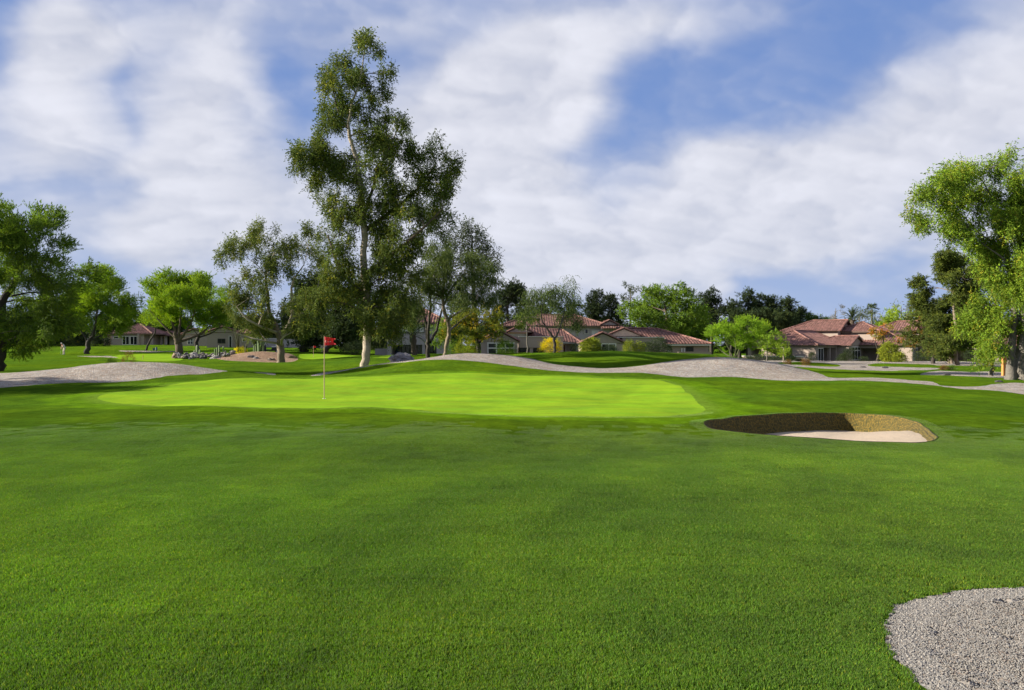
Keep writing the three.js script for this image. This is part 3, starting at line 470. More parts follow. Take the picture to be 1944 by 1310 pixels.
const G = { gumDark: [[0.035, 0.058, 0.018], [0.085, 0.115, 0.022]], gum: [[0.042, 0.066, 0.012], [0.11, 0.145, 0.016]], gumBright: [[0.10, 0.16, 0.008], [0.23, 0.29, 0.012]], palo: [[0.10, 0.175, 0.007], [0.20, 0.29, 0.008]], mesquite: [[0.06, 0.11, 0.008], [0.15, 0.23, 0.010]], pine: [[0.016, 0.030, 0.014], [0.040, 0.058, 0.018]], ash: [[0.065, 0.125, 0.008], [0.12, 0.19, 0.010]], willow: [[0.05, 0.078, 0.02], [0.10, 0.135, 0.028]], yellow: [[0.20, 0.24, 0.012], [0.30, 0.32, 0.015]], dark: [[0.018, 0.034, 0.010], [0.04, 0.06, 0.014]] };

// -- the tall gum behind the green
tree({ seed: 101, name: 'eucalyptus_tree', label: 'very tall eucalyptus with cream trunk towering above the putting green', d: 56, bark: BARK.pale, limbBark: BARK.brown, kind: 'gum', colors: G.gum, third: [0.20, 0.21, 0.02, 0.08], tips: 5, clumps: 9, size: 0.86, spread: 0.64, gap: -0.27, gapSize: 0.8, deep: 110,
  trunk: [[693, 699, 0.31], [696, 670, 0.28], [698, 630, 0.26], [697, 580, 0.24], [693, 500, 0.24], [689, 420, 0.21], [684, 350, 0.17], [674, 290, 0.14], [661, 245, 0.11], [668, 200, 0.09], [684, 150, 0.06], [692, 95, 0.03]],
  limbs: [[[690, 440, 0.18], [728, 405, 0.15, 1], [775, 360, 0.11, 2], [822, 300, 0.05, 2]], [[694, 520, 0.18], [745, 490, 0.14, -1], [800, 450, 0.10, -2], [845, 405, 0.04, -2]], [[693, 560, 0.14], [655, 520, 0.11, -1], [628, 450, 0.05, -1]], [[684, 350, 0.11], [640, 330, 0.08, 1], [595, 285, 0.03, 1]], [[661, 245, 0.08], [640, 205, 0.05], [630, 140, 0.02]], [[689, 420, 0.12], [720, 340, 0.09, -1], [760, 250, 0.03, -1]]],
  lobes: [[688, 74, 20, 20], [702, 92, 24, 20], [640, 128, 26, 24], [678, 118, 24, 22], [716, 128, 24, 16], [622, 158, 24, 26], [660, 160, 28, 24], [704, 150, 24, 22], [634, 196, 30, 26], [684, 196, 26, 28], [712, 200, 20, 28], [596, 286, 32, 24], [622, 268, 30, 24], [588, 312, 20, 24], [620, 312, 36, 30], [606, 344, 32, 22], [650, 288, 28, 30], [636, 236, 26, 26], [690, 246, 28, 30], [718, 262, 24, 28], [764, 234, 18, 18], [758, 268, 28, 28], [738, 300, 34, 30], [814, 284, 28, 22], [846, 304, 24, 28], [826, 330, 36, 32], [842, 364, 22, 16], [786, 316, 26, 26], [664, 336, 38, 34], [716, 348, 40, 36], [774, 366, 38, 34], [814, 390, 28, 26], [640, 392, 30, 32], [682, 402, 40, 38], [738, 412, 42, 38], [792, 424, 42, 34], [838, 420, 26, 28], [652, 448, 40, 34], [704, 462, 42, 38], [760, 470, 42, 36], [640, 500, 36, 34], [686, 520, 42, 38], [738, 528, 42, 38], [786, 500, 30, 32], [626, 552, 36, 34], [672, 576, 38, 36], [724, 584, 40, 38], [768, 556, 28, 32], [736, 620, 34, 28], [600, 580, 32, 28], [752, 596, 24, 24], [706, 606, 20, 20]] });
// -- the pale-limbed gum in front of the cactus knoll
tree({ seed: 102, name: 'eucalyptus_tree', label: 'spreading eucalyptus with forked pale limbs beside the gravel cactus knoll', d: 75, bark: BARK.tan, limbBark: BARK.pale, kind: 'gum', colors: [[0.06, 0.085, 0.02], [0.14, 0.17, 0.025]], third: [0.22, 0.22, 0.02, 0.05], tips: 3.4, clumps: 8, size: 0.95, spread: 0.65, gap: -0.25, deep: 90,
  trunk: [[533, 692, 0.36], [532, 665, 0.33], [531, 645, 0.32], [525, 622, 0.24], [514, 600, 0.19], [508, 565, 0.14], [505, 525, 0.10], [507, 490, 0.05]],
  limbs: [[[531, 645, 0.22], [545, 612, 0.18, 1], [549, 570, 0.14, 1], [550, 535, 0.10, 1], [572, 500, 0.04, 1]], [[528, 632, 0.16], [510, 622, 0.13, -2], [490, 608, 0.08, -3], [470, 585, 0.03, -3]], [[533, 640, 0.18], [560, 610, 0.15, -1], [590, 590, 0.11, -2], [612, 560, 0.05, -2]], [[505, 525, 0.06], [490, 505, 0.04], [470, 490, 0.02]], [[535, 655, 0.12], [550, 640, 0.09, -2], [565, 632, 0.04, -2]], [[528, 652, 0.11], [505, 645, 0.09, -3], [488, 640, 0.07, -3], [470, 632, 0.04, -4]], [[505, 525, 0.06], [512, 500, 0.04], [520, 480, 0.02]]],
  lobes: [[478, 444, 26, 14], [506, 446, 28, 18], [446, 462, 24, 18], [470, 474, 30, 20], [438, 486, 16, 18], [504, 478, 28, 20], [532, 466, 18, 20], [566, 452, 28, 18], [590, 446, 18, 14], [562, 480, 22, 22], [596, 478, 20, 22], [484, 516, 30, 22], [520, 520, 26, 24], [552, 510, 24, 22], [464, 560, 30, 26], [494, 564, 30, 24], [446, 590, 22, 18], [476, 604, 32, 18], [520, 590, 26, 24], [556, 586, 30, 22], [592, 560, 28, 28], [610, 520, 24, 26], [572, 618, 30, 20], [604, 612, 26, 22], [500, 632, 24, 12], [466, 628, 20, 10]] });
// -- grove between: thick dark crowns and trunks in shade
tree({ seed: 103, name: 'shade_tree', label: 'dense dark-crowned tree with stout black trunk near the little red far flag', d: 102, bark: BARK.dark, kind: 'broad', colors: G.dark, tips: 2.4, clumps: 5, size: 1.5, spread: 1.4,
  trunk: [[578, 672, 0.5], [578, 650, 0.42], [576, 630, 0.34], [578, 600, 0.2]], limbs: [[[577, 650, 0.2], [600, 634, 0.15], [622, 618, 0.07]], [[577, 640, 0.2], [560, 628, 0.12], [548, 612, 0.06]]], lobes: [...blob(31, 585, 520, 640, 52, 16)] });
tree({ seed: 104, name: 'shade_tree', label: 'leaning dark-trunked tree behind the red flag of the green', d: 98, bark: BARK.brown, kind: 'broad', colors: G.dark, tips: 2.4, clumps: 5, size: 1.5, spread: 1.4,
  trunk: [[612, 678, 0.3], [618, 666, 0.27], [630, 652, 0.24], [640, 640, 0.2], [652, 610, 0.14]], limbs: [[[630, 652, 0.14], [630, 638, 0.10], [636, 610, 0.05]]], lobes: blob(32, 650, 540, 645, 48, 14) });
// -- willow acacias beside the two-storey house
tree({ seed: 105, name: 'acacia_tree', label: 'airy grey-green willow acacia with crooked reddish trunk on the gravel crest', d: 66, bark: BARK.tan, limbBark: BARK.grey, kind: 'willow', colors: G.willow, tips: 4.0, clumps: 7, size: 0.85, spread: 0.7, gap: -0.28, deep: 80,
  trunk: [[843, 678, 0.19], [847, 655, 0.17], [852, 630, 0.16], [848, 605, 0.15], [842, 580, 0.13], [840, 555, 0.10], [848, 520, 0.06]],
  limbs: [[[848, 610, 0.10], [862, 600, 0.08, -1], [880, 590, 0.06, -1], [905, 572, 0.03, -2]], [[842, 580, 0.09], [856, 545, 0.07, 1], [880, 520, 0.04, 1]], [[852, 628, 0.09], [864, 615, 0.07, 2], [872, 608, 0.05, 2], [900, 585, 0.02, 2]], [[840, 560, 0.08], [826, 530, 0.05], [820, 505, 0.02]]],
  lobes: [[840, 478, 36, 18], [872, 480, 30, 18], [818, 496, 26, 20], [896, 494, 24, 20], [850, 506, 34, 20], [920, 518, 26, 20], [884, 524, 32, 20], [806, 528, 26, 24], [832, 534, 26, 20], [936, 508, 14, 16], [864, 548, 26, 16], [906, 552, 26, 20], [800, 560, 22, 24], [928, 560, 18, 18], [880, 575, 22, 14], [790, 575, 18, 22]] });
tree({ seed: 106, name: 'acacia_tree', label: 'dark multi-stemmed acacia splitting into three bare black stems by the short date palm', d: 68, bark: BARK.dark, kind: 'willow', colors: [[0.05, 0.085, 0.02], [0.10, 0.14, 0.03]], tips: 3.8, clumps: 4, size: 0.95, spread: 0.9, gap: -0.2, deep: 70,
  trunk: [[814, 682, 0.20], [813, 660, 0.18], [812, 640, 0.15], [808, 610, 0.12], [800, 585, 0.08], [796, 560, 0.04]], stems: [[[816, 650, 0.14], [824, 632, 0.12, 1], [832, 605, 0.10, 1], [840, 575, 0.05, 1]], [[813, 650, 0.14], [816, 620, 0.12, -1], [820, 585, 0.09, -1], [818, 555, 0.04, -1]]],
  lobes: [[800, 548, 24, 18], [782, 566, 20, 22], [826, 556, 22, 18], [812, 530, 24, 18], [776, 592, 16, 22], [846, 566, 20, 18]] });
tree({ seed: 107, name: 'eucalyptus_tree', label: 'dark blue-green gum rising behind the willow acacia', d: 104, bark: BARK.dark, kind: 'gum', colors: [[0.022, 0.036, 0.018], [0.055, 0.07, 0.025]], tips: 2.6, clumps: 4, size: 1.4, spread: 1.3, gap: -0.3,
  trunk: [[905, 676, 0.4], [902, 600, 0.32], [898, 520, 0.22], [896, 460, 0.1]], lobes: [[890, 440, 22, 16], [912, 452, 20, 16], [928, 470, 16, 16], [872, 462, 22, 20], [904, 482, 24, 20], [858, 450, 18, 16], [932, 496, 14, 18], [880, 510, 26, 22], [912, 530, 24, 24], [850, 500, 22, 24]] });
tree({ seed: 108, name: 'autumn_tree', label: 'green tree turning golden yellow above the small gable house', d: 88, bark: BARK.dark, kind: 'broad', colors: [[0.06, 0.09, 0.010], [0.15, 0.16, 0.010]], third: [0.30, 0.22, 0.01, 0.14], tips: 4, clumps: 4, size: 1.1, spread: 1.1,
  trunk: [[908, 684, 0.22], [907, 650, 0.18], [904, 625, 0.12]], limbs: [[[907, 645, 0.1], [892, 625, 0.07], [880, 605, 0.03]]], lobes: [[930, 592, 22, 16], [910, 606, 22, 18], [944, 612, 14, 18], [890, 600, 22, 18], [926, 628, 20, 16], [872, 612, 20, 18], [858, 628, 20, 16], [900, 632, 22, 14], [940, 634, 12, 12]] });
tree({ seed: 109, name: 'shade_tree', label: 'bright green small tree between two dark trunks by the two-storey house', d: 92, bark: BARK.brown, kind: 'broad', colors: [[0.07, 0.13, 0.010], [0.13, 0.2, 0.012]], tips: 3, clumps: 4, size: 1.1, spread: 1.1, trunk: [[846, 684, 0.14], [846, 660, 0.12], [844, 640, 0.07]], lobes: [[834, 612, 16, 18], [846, 628, 20, 18], [828, 640, 16, 14], [852, 646, 14, 10]] });
// -- pepper tree on the lawn knoll
tree({ seed: 110, name: 'pepper_tree', label: 'drooping grey-green tree with V-shaped trunk beside the yellow flowering bush', d: 70, bark: BARK.dark, limbBark: BARK.grey, kind: 'willow', colors: [[0.045, 0.075, 0.02], [0.10, 0.14, 0.03]], tips: 4.4, clumps: 4, size: 0.85, spread: 0.8, gap: -0.3, deep: 70,
  trunk: [[1053, 674, 0.13], [1053, 658, 0.12], [1052, 645, 0.12], [1046, 635, 0.09], [1036, 620, 0.08], [1028, 605, 0.05], [1030, 580, 0.02]], limbs: [[[1053, 645, 0.09], [1060, 630, 0.08], [1066, 612, 0.06], [1074, 580, 0.03]], [[1036, 620, 0.05], [1022, 617, 0.04, -1], [1008, 622, 0.02, -1]]],
  lobes: [[1054, 540, 26, 14], [1078, 536, 14, 14], [1030, 550, 24, 16], [1086, 556, 18, 18], [1056, 566, 26, 18], [1010, 566, 20, 18], [1032, 584, 22, 16], [1090, 580, 18, 20], [998, 582, 16, 18], [1070, 592, 22, 16], [1012, 600, 18, 14], [1098, 600, 12, 14], [990, 604, 10, 12], [1086, 608, 14, 12]] });
tree({ seed: 111, name: 'shade_tree', label: 'small lime-green tree in front of the second gable peak', d: 85, bark: BARK.grey, kind: 'broad', colors: [[0.10, 0.16, 0.012], [0.2, 0.25, 0.015]], tips: 3, clumps: 4, size: 0.8, spread: 0.8, trunk: [[1002, 684, 0.10], [1001, 650, 0.08], [1000, 625, 0.05]], lobes: [[992, 606, 12, 12], [1004, 612, 10, 12], [986, 618, 8, 8], [1000, 598, 8, 8]] });

// -- mesquites and palo verdes on the far side
tree({ seed: 120, name: 'mesquite_tree', label: 'big dark-trunked mesquite overhanging the end of the gravel mound', d: 51, bark: BARK.dark, kind: 'fine', leaf: THIN, grow: 'out', lift: 0.2, colors: G.mesquite, tips: 5, clumps: 8, size: 0.8, spread: 0.9, gap: -0.45, deep: 150, low: 0.5,
  trunk: [[-16, 716, 0.46], [-4, 692, 0.38], [2, 655, 0.28], [-2, 615, 0.25], [6, 570, 0.22], [24, 540, 0.19], [38, 512, 0.15], [42, 480, 0.1], [48, 440, 0.04]],
  limbs: [[[30, 530, 0.12], [14, 508, 0.09, 1], [-10, 500, 0.04, 1]], [[38, 512, 0.1], [70, 512, 0.08, -1], [105, 530, 0.05, -1], [130, 560, 0.02, -1]], [[-2, 625, 0.16], [-50, 580, 0.12, 1], [-90, 520, 0.06, 1]], [[2, 650, 0.1], [14, 660, 0.07, -2], [28, 650, 0.03, -3]]],
  lobes: [[52, 404, 20, 16], [30, 414, 28, 18], [70, 426, 24, 20], [4, 424, 30, 22], [44, 448, 36, 24], [86, 456, 26, 22], [-30, 430, 36, 28], [10, 470, 36, 26], [66, 486, 36, 26], [112, 486, 26, 22], [130, 508, 22, 20], [-60, 470, 40, 32], [96, 520, 34, 26], [30, 520, 36, 26], [136, 534, 22, 22], [-20, 520, 40, 30], [62, 556, 38, 28], [110, 566, 34, 28], [36, 570, 32, 26], [-50, 560, 40, 32], [80, 600, 40, 26], [48, 612, 30, 22], [120, 606, 30, 22], [-90, 520, 36, 36], [66, 632, 30, 12], [104, 630, 26, 12], [-80, 590, 36, 30], [-20, 600, 36, 28], [40, 654, 14, 8], [150, 560, 12, 26]] });
tree({ seed: 121, name: 'palo_verde_tree', label: 'dense mid-green palo verde with dark trunk in front of the low villa', d: 112, bark: BARK.dark, kind: 'fine', leaf: THIN, grow: 'out', lift: 0.35, colors: G.palo, tips: 2.6, clumps: 8, size: 1.25, spread: 1.3, gap: -0.5, deep: 120,
  trunk: [[166, 666, 0.36], [168, 650, 0.3], [176, 638, 0.22], [182, 610, 0.12]], limbs: [[[169, 648, 0.16], [190, 638, 0.12], [215, 628, 0.06]], [[168, 650, 0.16], [155, 630, 0.1], [140, 610, 0.05]]],
  lobes: [[196, 528, 22, 14], [216, 544, 20, 16], [176, 540, 24, 18], [232, 572, 16, 20], [200, 566, 28, 20], [160, 566, 26, 20], [136, 576, 22, 18], [238, 598, 12, 16], [216, 596, 24, 18], [180, 596, 26, 18], [146, 606, 24, 16], [226, 616, 18, 10], [196, 618, 24, 10], [120, 596, 18, 18], [124, 560, 16, 20], [106, 582, 16, 20]] });
tree({ seed: 122, name: 'palo_verde_tree', label: 'vivid green palo verde with feathery upright twigs next to the rock border', d: 98, bark: BARK.brown, kind: 'fine', leaf: THIN, grow: 'out', lift: 0.95, colors: G.palo, tips: 3.4, clumps: 7, size: 1.2, spread: 1.3, gap: -0.5, deep: 130, low: 3.5,
  trunk: [[339, 674, 0.48], [338, 655, 0.42], [335, 642, 0.30], [330, 622, 0.16], [322, 590, 0.06]], limbs: [[[338, 650, 0.25], [350, 632, 0.19], [364, 610, 0.10], [372, 580, 0.04]], [[337, 646, 0.2], [318, 626, 0.14], [300, 606, 0.07], [285, 590, 0.03]], [[338, 648, 0.2], [342, 610, 0.14], [345, 570, 0.06]], [[338, 650, 0.2], [368, 634, 0.14, 2], [392, 612, 0.05, 2]]],
  lobes: [[320, 536, 28, 14], [350, 534, 26, 14], [294, 548, 22, 16], [376, 550, 20, 16], [334, 558, 34, 18], [280, 572, 18, 18], [304, 578, 26, 18], [366, 572, 28, 18], [394, 576, 16, 18], [338, 588, 30, 18], [276, 598, 14, 14], [296, 606, 22, 12], [370, 602, 26, 14], [326, 612, 24, 10], [398, 598, 14, 12], [352, 616, 20, 8]] });
tree({ seed: 123, name: 'palo_verde_tree', label: 'small palo verde with dark slanting trunk close behind the feathery one', d: 118, bark: BARK.dark, kind: 'fine', leaf: THIN, grow: 'out', lift: 0.35, colors: G.palo, tips: 2.6, clumps: 5, size: 1.25, spread: 1.2, gap: -0.45, deep: 80,
  trunk: [[374, 664, 0.3], [374, 645, 0.25], [384, 625, 0.16], [396, 605, 0.08]], limbs: [[[374, 642, 0.13], [402, 632, 0.09], [420, 618, 0.04]]], lobes: [[410, 562, 18, 14], [428, 572, 14, 16], [404, 588, 22, 16], [430, 598, 14, 14], [414, 612, 22, 10], [390, 608, 18, 10], [440, 584, 8, 12]] });
tree({ seed: 124, name: 'shade_tree', label: 'dark tree with thin slanting trunk on the mulch by the sliding doors', d: 122, bark: BARK.dark, kind: 'fine', leaf: THIN, grow: 'out', colors: G.palo, tips: 2.2, clumps: 4, size: 1.2, spread: 1.1, deep: 60, trunk: [[276, 664, 0.16], [284, 648, 0.14], [294, 632, 0.12], [296, 612, 0.06]], lobes: [[296, 606, 16, 10], [278, 612, 12, 8], [308, 616, 12, 8]] });
// shade trees standing beyond the edge of the frame, whose shadows reach the near end of the gravel mound
[[-660, 33, 7.5], [-800, 30, 8.5], [-700, 36, 9]].forEach(([x, d, h], i) => { const y = (t) => 655 - (t - EYE) * F / d, hw = 2.6 * F / d;
  tree({ seed: 145 + i, name: 'mesquite_tree', label: 'mesquite beside the fairway that shades the near end of the gravel mound', group: 'mesquites beside the fairway', d, bark: BARK.dark, kind: 'fine', leaf: THIN, grow: 'out', lift: 0.2, colors: G.mesquite, tips: 4, clumps: 6, size: 0.9, spread: 1.0, gap: -0.3, deep: 60, trunk: [[x, y(0), 0.3], [x + 8, y(1.6), 0.25], [x, y(3.5), 0.12]], lobes: blob(170 + i, x, y(h), y(2.2), hw, 14) }); });
// dark growth under and behind the mesquite
[[10, 610, 660, 40, 150], [60, 606, 660, 36, 155], [105, 610, 660, 32, 160], [-50, 600, 662, 46, 150], [150, 622, 660, 24, 158], [35, 590, 650, 40, 175]].forEach(([x, y0, y1, hw, d], i) =>
  tree({ seed: 130 + i, name: 'backdrop_tree', label: 'dark shady tree in the thicket beyond the mesquite', group: 'thicket beyond the mesquite', d, bark: BARK.dark, kind: 'broad', colors: G.dark, third: [0.2, 0.2, 0.02, 0.03], tips: 1.6, clumps: 4, size: 1.8, spread: 1.6, deep: 60, trunk: [[x, 664, 0.25], [x, 640, 0.18], [x, 620, 0.08]], lobes: blob(40 + i, x, y0, y1, hw, 9) }));

// -- the line of trees behind the roofs
[[962, 532, 600, 26, 135, 'dense dark pine behind the small gable house'], [988, 545, 610, 20, 140, 'narrow dark pine close behind the lime-green tree'], [1128, 556, 608, 18, 138, 'dark pine with crooked arms behind the long red roof'], [1160, 560, 612, 22, 140, 'wide black-green pine behind the dormer gable'], [1350, 552, 620, 26, 150, 'dark pine rising behind the bright ash tree']].forEach(([x, y0, y1, hw, d, label], i) =>
  tree({ seed: 150 + i, name: 'pine_tree', label, d, bark: BARK.dark, kind: 'pine', leaf: NEEDLE, colors: G.pine, tips: 2.2, clumps: 4, size: 1.5, spread: 1.2, gap: -0.2, deep: 50, trunk: [[x, 690, 0.35], [x + 2, 620, 0.28], [x, y0 + 16, 0.08]], lobes: blob(60 + i, x, y0, y1, hw, 12, 'flat') }));
tree({ seed: 160, name: 'pine_tree', label: 'thin open grey-green pine poking above the roof ridge', d: 140, bark: BARK.grey, kind: 'pine', leaf: NEEDLE, colors: [[0.03, 0.05, 0.02], [0.07, 0.09, 0.035]], tips: 1.6, clumps: 3, size: 1.3, spread: 1.1, gap: -0.05, deep: 40, trunk: [[1198, 690, 0.3], [1197, 610, 0.2], [1197, 548, 0.06]], lobes: [[1196, 548, 10, 8], [1210, 552, 8, 8], [1188, 562, 10, 10], [1206, 570, 12, 10], [1192, 580, 12, 10], [1204, 592, 12, 12]] });
tree({ seed: 161, name: 'ash_tree', label: 'large rounded bright green ash tree behind the long tiled roof', d: 118, bark: BARK.brown, kind: 'broad', colors: G.ash, tips: 2.8, clumps: 5, size: 1.35, spread: 1.3, gap: -0.55, deep: 150,
  trunk: [[1270, 690, 0.5], [1268, 650, 0.42], [1266, 610, 0.25], [1262, 575, 0.1]], lobes: [[1252, 562, 24, 16], [1284, 562, 24, 16], [1226, 566, 18, 16], [1206, 584, 18, 18], [1238, 588, 28, 20], [1272, 588, 30, 22], [1310, 574, 20, 16], [1330, 592, 22, 20], [1200, 608, 18, 14], [1228, 616, 28, 18], [1268, 620, 32, 20], [1306, 608, 30, 22], [1344, 614, 18, 20], [1300, 634, 30, 16], [1336, 636, 22, 14], [1262, 636, 26, 12]] });
[[1388, 574, 26, 148], [1420, 556, 26, 150], [1448, 566, 22, 152], [1470, 572, 20, 150], [1496, 570, 22, 154], [1520, 584, 18, 156], [1440, 592, 30, 142], [1404, 590, 24, 146], [1490, 596, 28, 144]].forEach(([x, y0, hw, d], i) =>
  tree({ seed: 170 + i, name: 'pine_tree', label: 'dark pine of the close-grown stand between the two villas', group: 'stand of dark pines between the villas', d, bark: BARK.dark, kind: 'pine', leaf: NEEDLE, colors: [[0.018, 0.034, 0.014], [0.05, 0.072, 0.02]], tips: 2.0, clumps: 4, size: 1.6, spread: 1.3, gap: -0.35, deep: 50, trunk: [[x, 692, 0.35], [x, 640, 0.28], [x, y0 + 14, 0.08]], lobes: blob(80 + i, x, y0, 650, hw, 15, 'round') }));
tree({ seed: 181, name: 'palo_verde_tree', label: 'low bright lime palo verde with many bare stems beside the gravel mound', d: 84, bark: BARK.olive, kind: 'fine', leaf: THIN, grow: 'out', lift: 0.6, colors: [[0.13, 0.23, 0.010], [0.22, 0.34, 0.012]], tips: 4, clumps: 5, size: 0.85, spread: 0.9, gap: -0.5, deep: 90, low: 2.5,
  trunk: [[1396, 680, 0.12], [1398, 664, 0.09], [1402, 640, 0.04]], stems: [[[1392, 680, 0.09], [1384, 662, 0.07], [1372, 642, 0.03]], [[1398, 680, 0.09], [1410, 662, 0.07, 1], [1424, 645, 0.03, 1]], [[1394, 680, 0.08], [1392, 660, 0.06, -1], [1388, 640, 0.03, -1]], [[1390, 680, 0.07], [1374, 666, 0.05, 1], [1360, 652, 0.02, 1]]],
  lobes: [[1376, 624, 20, 10], [1404, 622, 22, 10], [1428, 630, 16, 10], [1360, 636, 14, 12], [1388, 638, 24, 14], [1416, 642, 22, 12], [1440, 640, 12, 12], [1368, 652, 18, 8], [1400, 654, 20, 8], [1432, 656, 14, 8], [1456, 630, 10, 8]] });
tree({ seed: 182, name: 'shade_tree', label: 'small leafy lime tree on a single thin stem near the stone patio wall', d: 92, bark: BARK.grey, kind: 'broad', colors: [[0.09, 0.16, 0.010], [0.17, 0.26, 0.012]], tips: 3.6, clumps: 4, size: 0.9, spread: 0.8, gap: -0.4, trunk: [[1456, 692, 0.08], [1456, 672, 0.07], [1458, 655, 0.04]], lobes: [[1462, 640, 18, 10], [1480, 648, 14, 12], [1452, 654, 16, 10], [1470, 662, 18, 10], [1486, 666, 12, 10], [1448, 666, 8, 8]] });
tree({ seed: 183, name: 'shade_tree', label: 'very small sapling with a pale stem before the clipped round hedge', d: 88, bark: BARK.pale, kind: 'broad', colors: [[0.10, 0.16, 0.012], [0.17, 0.24, 0.016]], tips: 3.6, clumps: 3, size: 0.7, spread: 0.6, gap: -0.2, trunk: [[1487, 692, 0.06], [1487, 676, 0.05], [1488, 662, 0.03]], lobes: [[1488, 660, 8, 9], [1482, 668, 7, 6], [1492, 668, 6, 6]] });
// behind the far villa
[[1544, 596, 14, 150, 'ash', 'round green treetop peeping over the far villa ridge'], [1566, 604, 14, 152, 'ash', 'low green treetop beside the bare pale tree']].forEach(([x, y, hw, d, c, label], i) => tree({ seed: 190 + i, name: 'backdrop_tree', label, d, bark: BARK.brown, kind: 'broad', colors: [[0.035, 0.07, 0.012], [0.075, 0.12, 0.016]], tips: 1.8, clumps: 4, size: 1.4, spread: 1.2, trunk: [[x, 690, 0.25], [x, 650, 0.2], [x, y + 14, 0.08]], lobes: blob(100 + i, x, y, 635, hw, 7) }));
tree({ seed: 195, name: 'bare_tree', label: 'sparse pale twiggy tree standing over the far villa roof', d: 155, bark: BARK.grey, kind: 'fine', leaf: THIN, grow: 'out', colors: [[0.12, 0.11, 0.07], [0.2, 0.17, 0.11]], tips: 1.0, clumps: 1, size: 1.0, spread: 0.8, gap: -0.1, twigs: 1, trunk: [[1585, 690, 0.2], [1585, 620, 0.14], [1587, 585, 0.05]], lobes: [[1588, 590, 8, 10], [1582, 600, 8, 10], [1592, 602, 7, 8]] });
tree({ seed: 196, name: 'backdrop_tree', label: 'loose grey-green tree beside the date palm behind the villa roof', d: 150, bark: BARK.grey, kind: 'gum', colors: [[0.04, 0.055, 0.02], [0.085, 0.10, 0.035]], tips: 1.4, clumps: 3, size: 1.4, spread: 1.2, gap: -0.1, trunk: [[1632, 690, 0.25], [1632, 640, 0.2], [1632, 600, 0.08]], lobes: [[1628, 594, 10, 8], [1638, 602, 9, 9], [1624, 606, 10, 8]] });
tree({ seed: 197, name: 'backdrop_tree', label: 'thin olive tree just beyond the tall fan palm', d: 158, bark: BARK.grey, kind: 'gum', colors: [[0.05, 0.07, 0.02], [0.10, 0.12, 0.035]], tips: 1.4, clumps: 3, size: 1.4, spread: 1.2, gap: -0.1, trunk: [[1674, 690, 0.25], [1674, 640, 0.2], [1674, 600, 0.08]], lobes: [[1674, 594, 9, 8], [1668, 602, 9, 8], [1680, 604, 9, 8]] });
tree({ seed: 198, name: 'backdrop_tree', label: 'broad yellow-green tree behind the tiled hip roofs', d: 140, bark: BARK.brown, kind: 'broad', colors: [[0.12, 0.19, 0.012], [0.20, 0.28, 0.014]], tips: 2.2, clumps: 4, size: 1.4, spread: 1.3, trunk: [[1712, 690, 0.4], [1712, 650, 0.3], [1712, 610, 0.1]], lobes: [[1690, 604, 18, 10], [1714, 594, 20, 12], [1738, 590, 18, 12], [1700, 616, 22, 10], [1730, 612, 22, 12], [1756, 600, 16, 14], [1676, 612, 12, 8]] });
tree({ seed: 199, name: 'backdrop_tree', label: 'thin high grey twigs above the broad yellow-green tree', d: 150, bark: BARK.grey, kind: 'gum', colors: [[0.06, 0.075, 0.03], [0.12, 0.13, 0.05]], tips: 1.0, clumps: 2, size: 1.4, spread: 1.2, gap: 0, trunk: [[1712, 690, 0.3], [1711, 620, 0.2], [1711, 582, 0.05]], lobes: [[1708, 582, 10, 6], [1722, 588, 8, 6], [1730, 584, 7, 6]] });
tree({ seed: 200, name: 'autumn_tree', label: 'leaning tree with orange and green leaves before the far villa', d: 96, bark: BARK.dark, kind: 'broad', colors: [[0.10, 0.12, 0.015], [0.19, 0.15, 0.012]], third: [0.34, 0.14, 0.02, 0.35], tips: 3.4, clumps: 3, size: 0.85, spread: 0.8, gap: -0.15, trunk: [[1664, 692, 0.15], [1668, 672, 0.13], [1676, 655, 0.10], [1678, 635, 0.06]], limbs: [[[1669, 670, 0.08], [1662, 650, 0.06], [1664, 630, 0.03]], [[1675, 656, 0.07], [1688, 648, 0.04], [1696, 640, 0.02]]], lobes: [[1676, 616, 16, 8], [1660, 626, 12, 10], [1690, 628, 14, 10], [1674, 636, 16, 10], [1696, 642, 10, 9], [1660, 642, 9, 8], [1684, 650, 11, 7]] });
// -- trees at the edge of the far villas
tree({ seed: 210, name: 'ficus_tree', label: 'broad dark-leaved tree on three pale trunks standing on gravel', d: 78, bark: BARK.tan, kind: 'broad', colors: [[0.035, 0.055, 0.008], [0.085, 0.11, 0.010]], tips: 5.5, clumps: 9, size: 0.95, spread: 0.8, gap: -0.45, deep: 130,
  trunk: [[1817, 696, 0.22], [1815, 670, 0.2], [1816, 640, 0.18], [1812, 590, 0.14], [1808, 540, 0.06]], stems: [[[1829, 691, 0.16, 2], [1824, 670, 0.14, 2], [1821, 645, 0.12, 2], [1826, 600, 0.07, 2]], [[1834, 691, 0.16, 3], [1836, 665, 0.14, 3], [1837, 640, 0.12, 3], [1842, 590, 0.06, 3]]],
  lobes: [[1808, 500, 26, 22], [1786, 510, 20, 22], [1834, 508, 24, 24], [1800, 536, 32, 24], [1836, 540, 30, 26], [1776, 548, 20, 24], [1858, 560, 20, 28], [1812, 572, 36, 26], [1782, 586, 26, 24], [1846, 590, 28, 26], [1816, 612, 34, 22], [1786, 626, 24, 20], [1848, 626, 26, 22], [1824, 644, 24, 12], [1800, 648, 20, 12], [1862, 604, 14, 24], [1774, 490, 12, 12], [1778, 650, 22, 16], [1792, 664, 20, 12], [1858, 644, 18, 18]] });
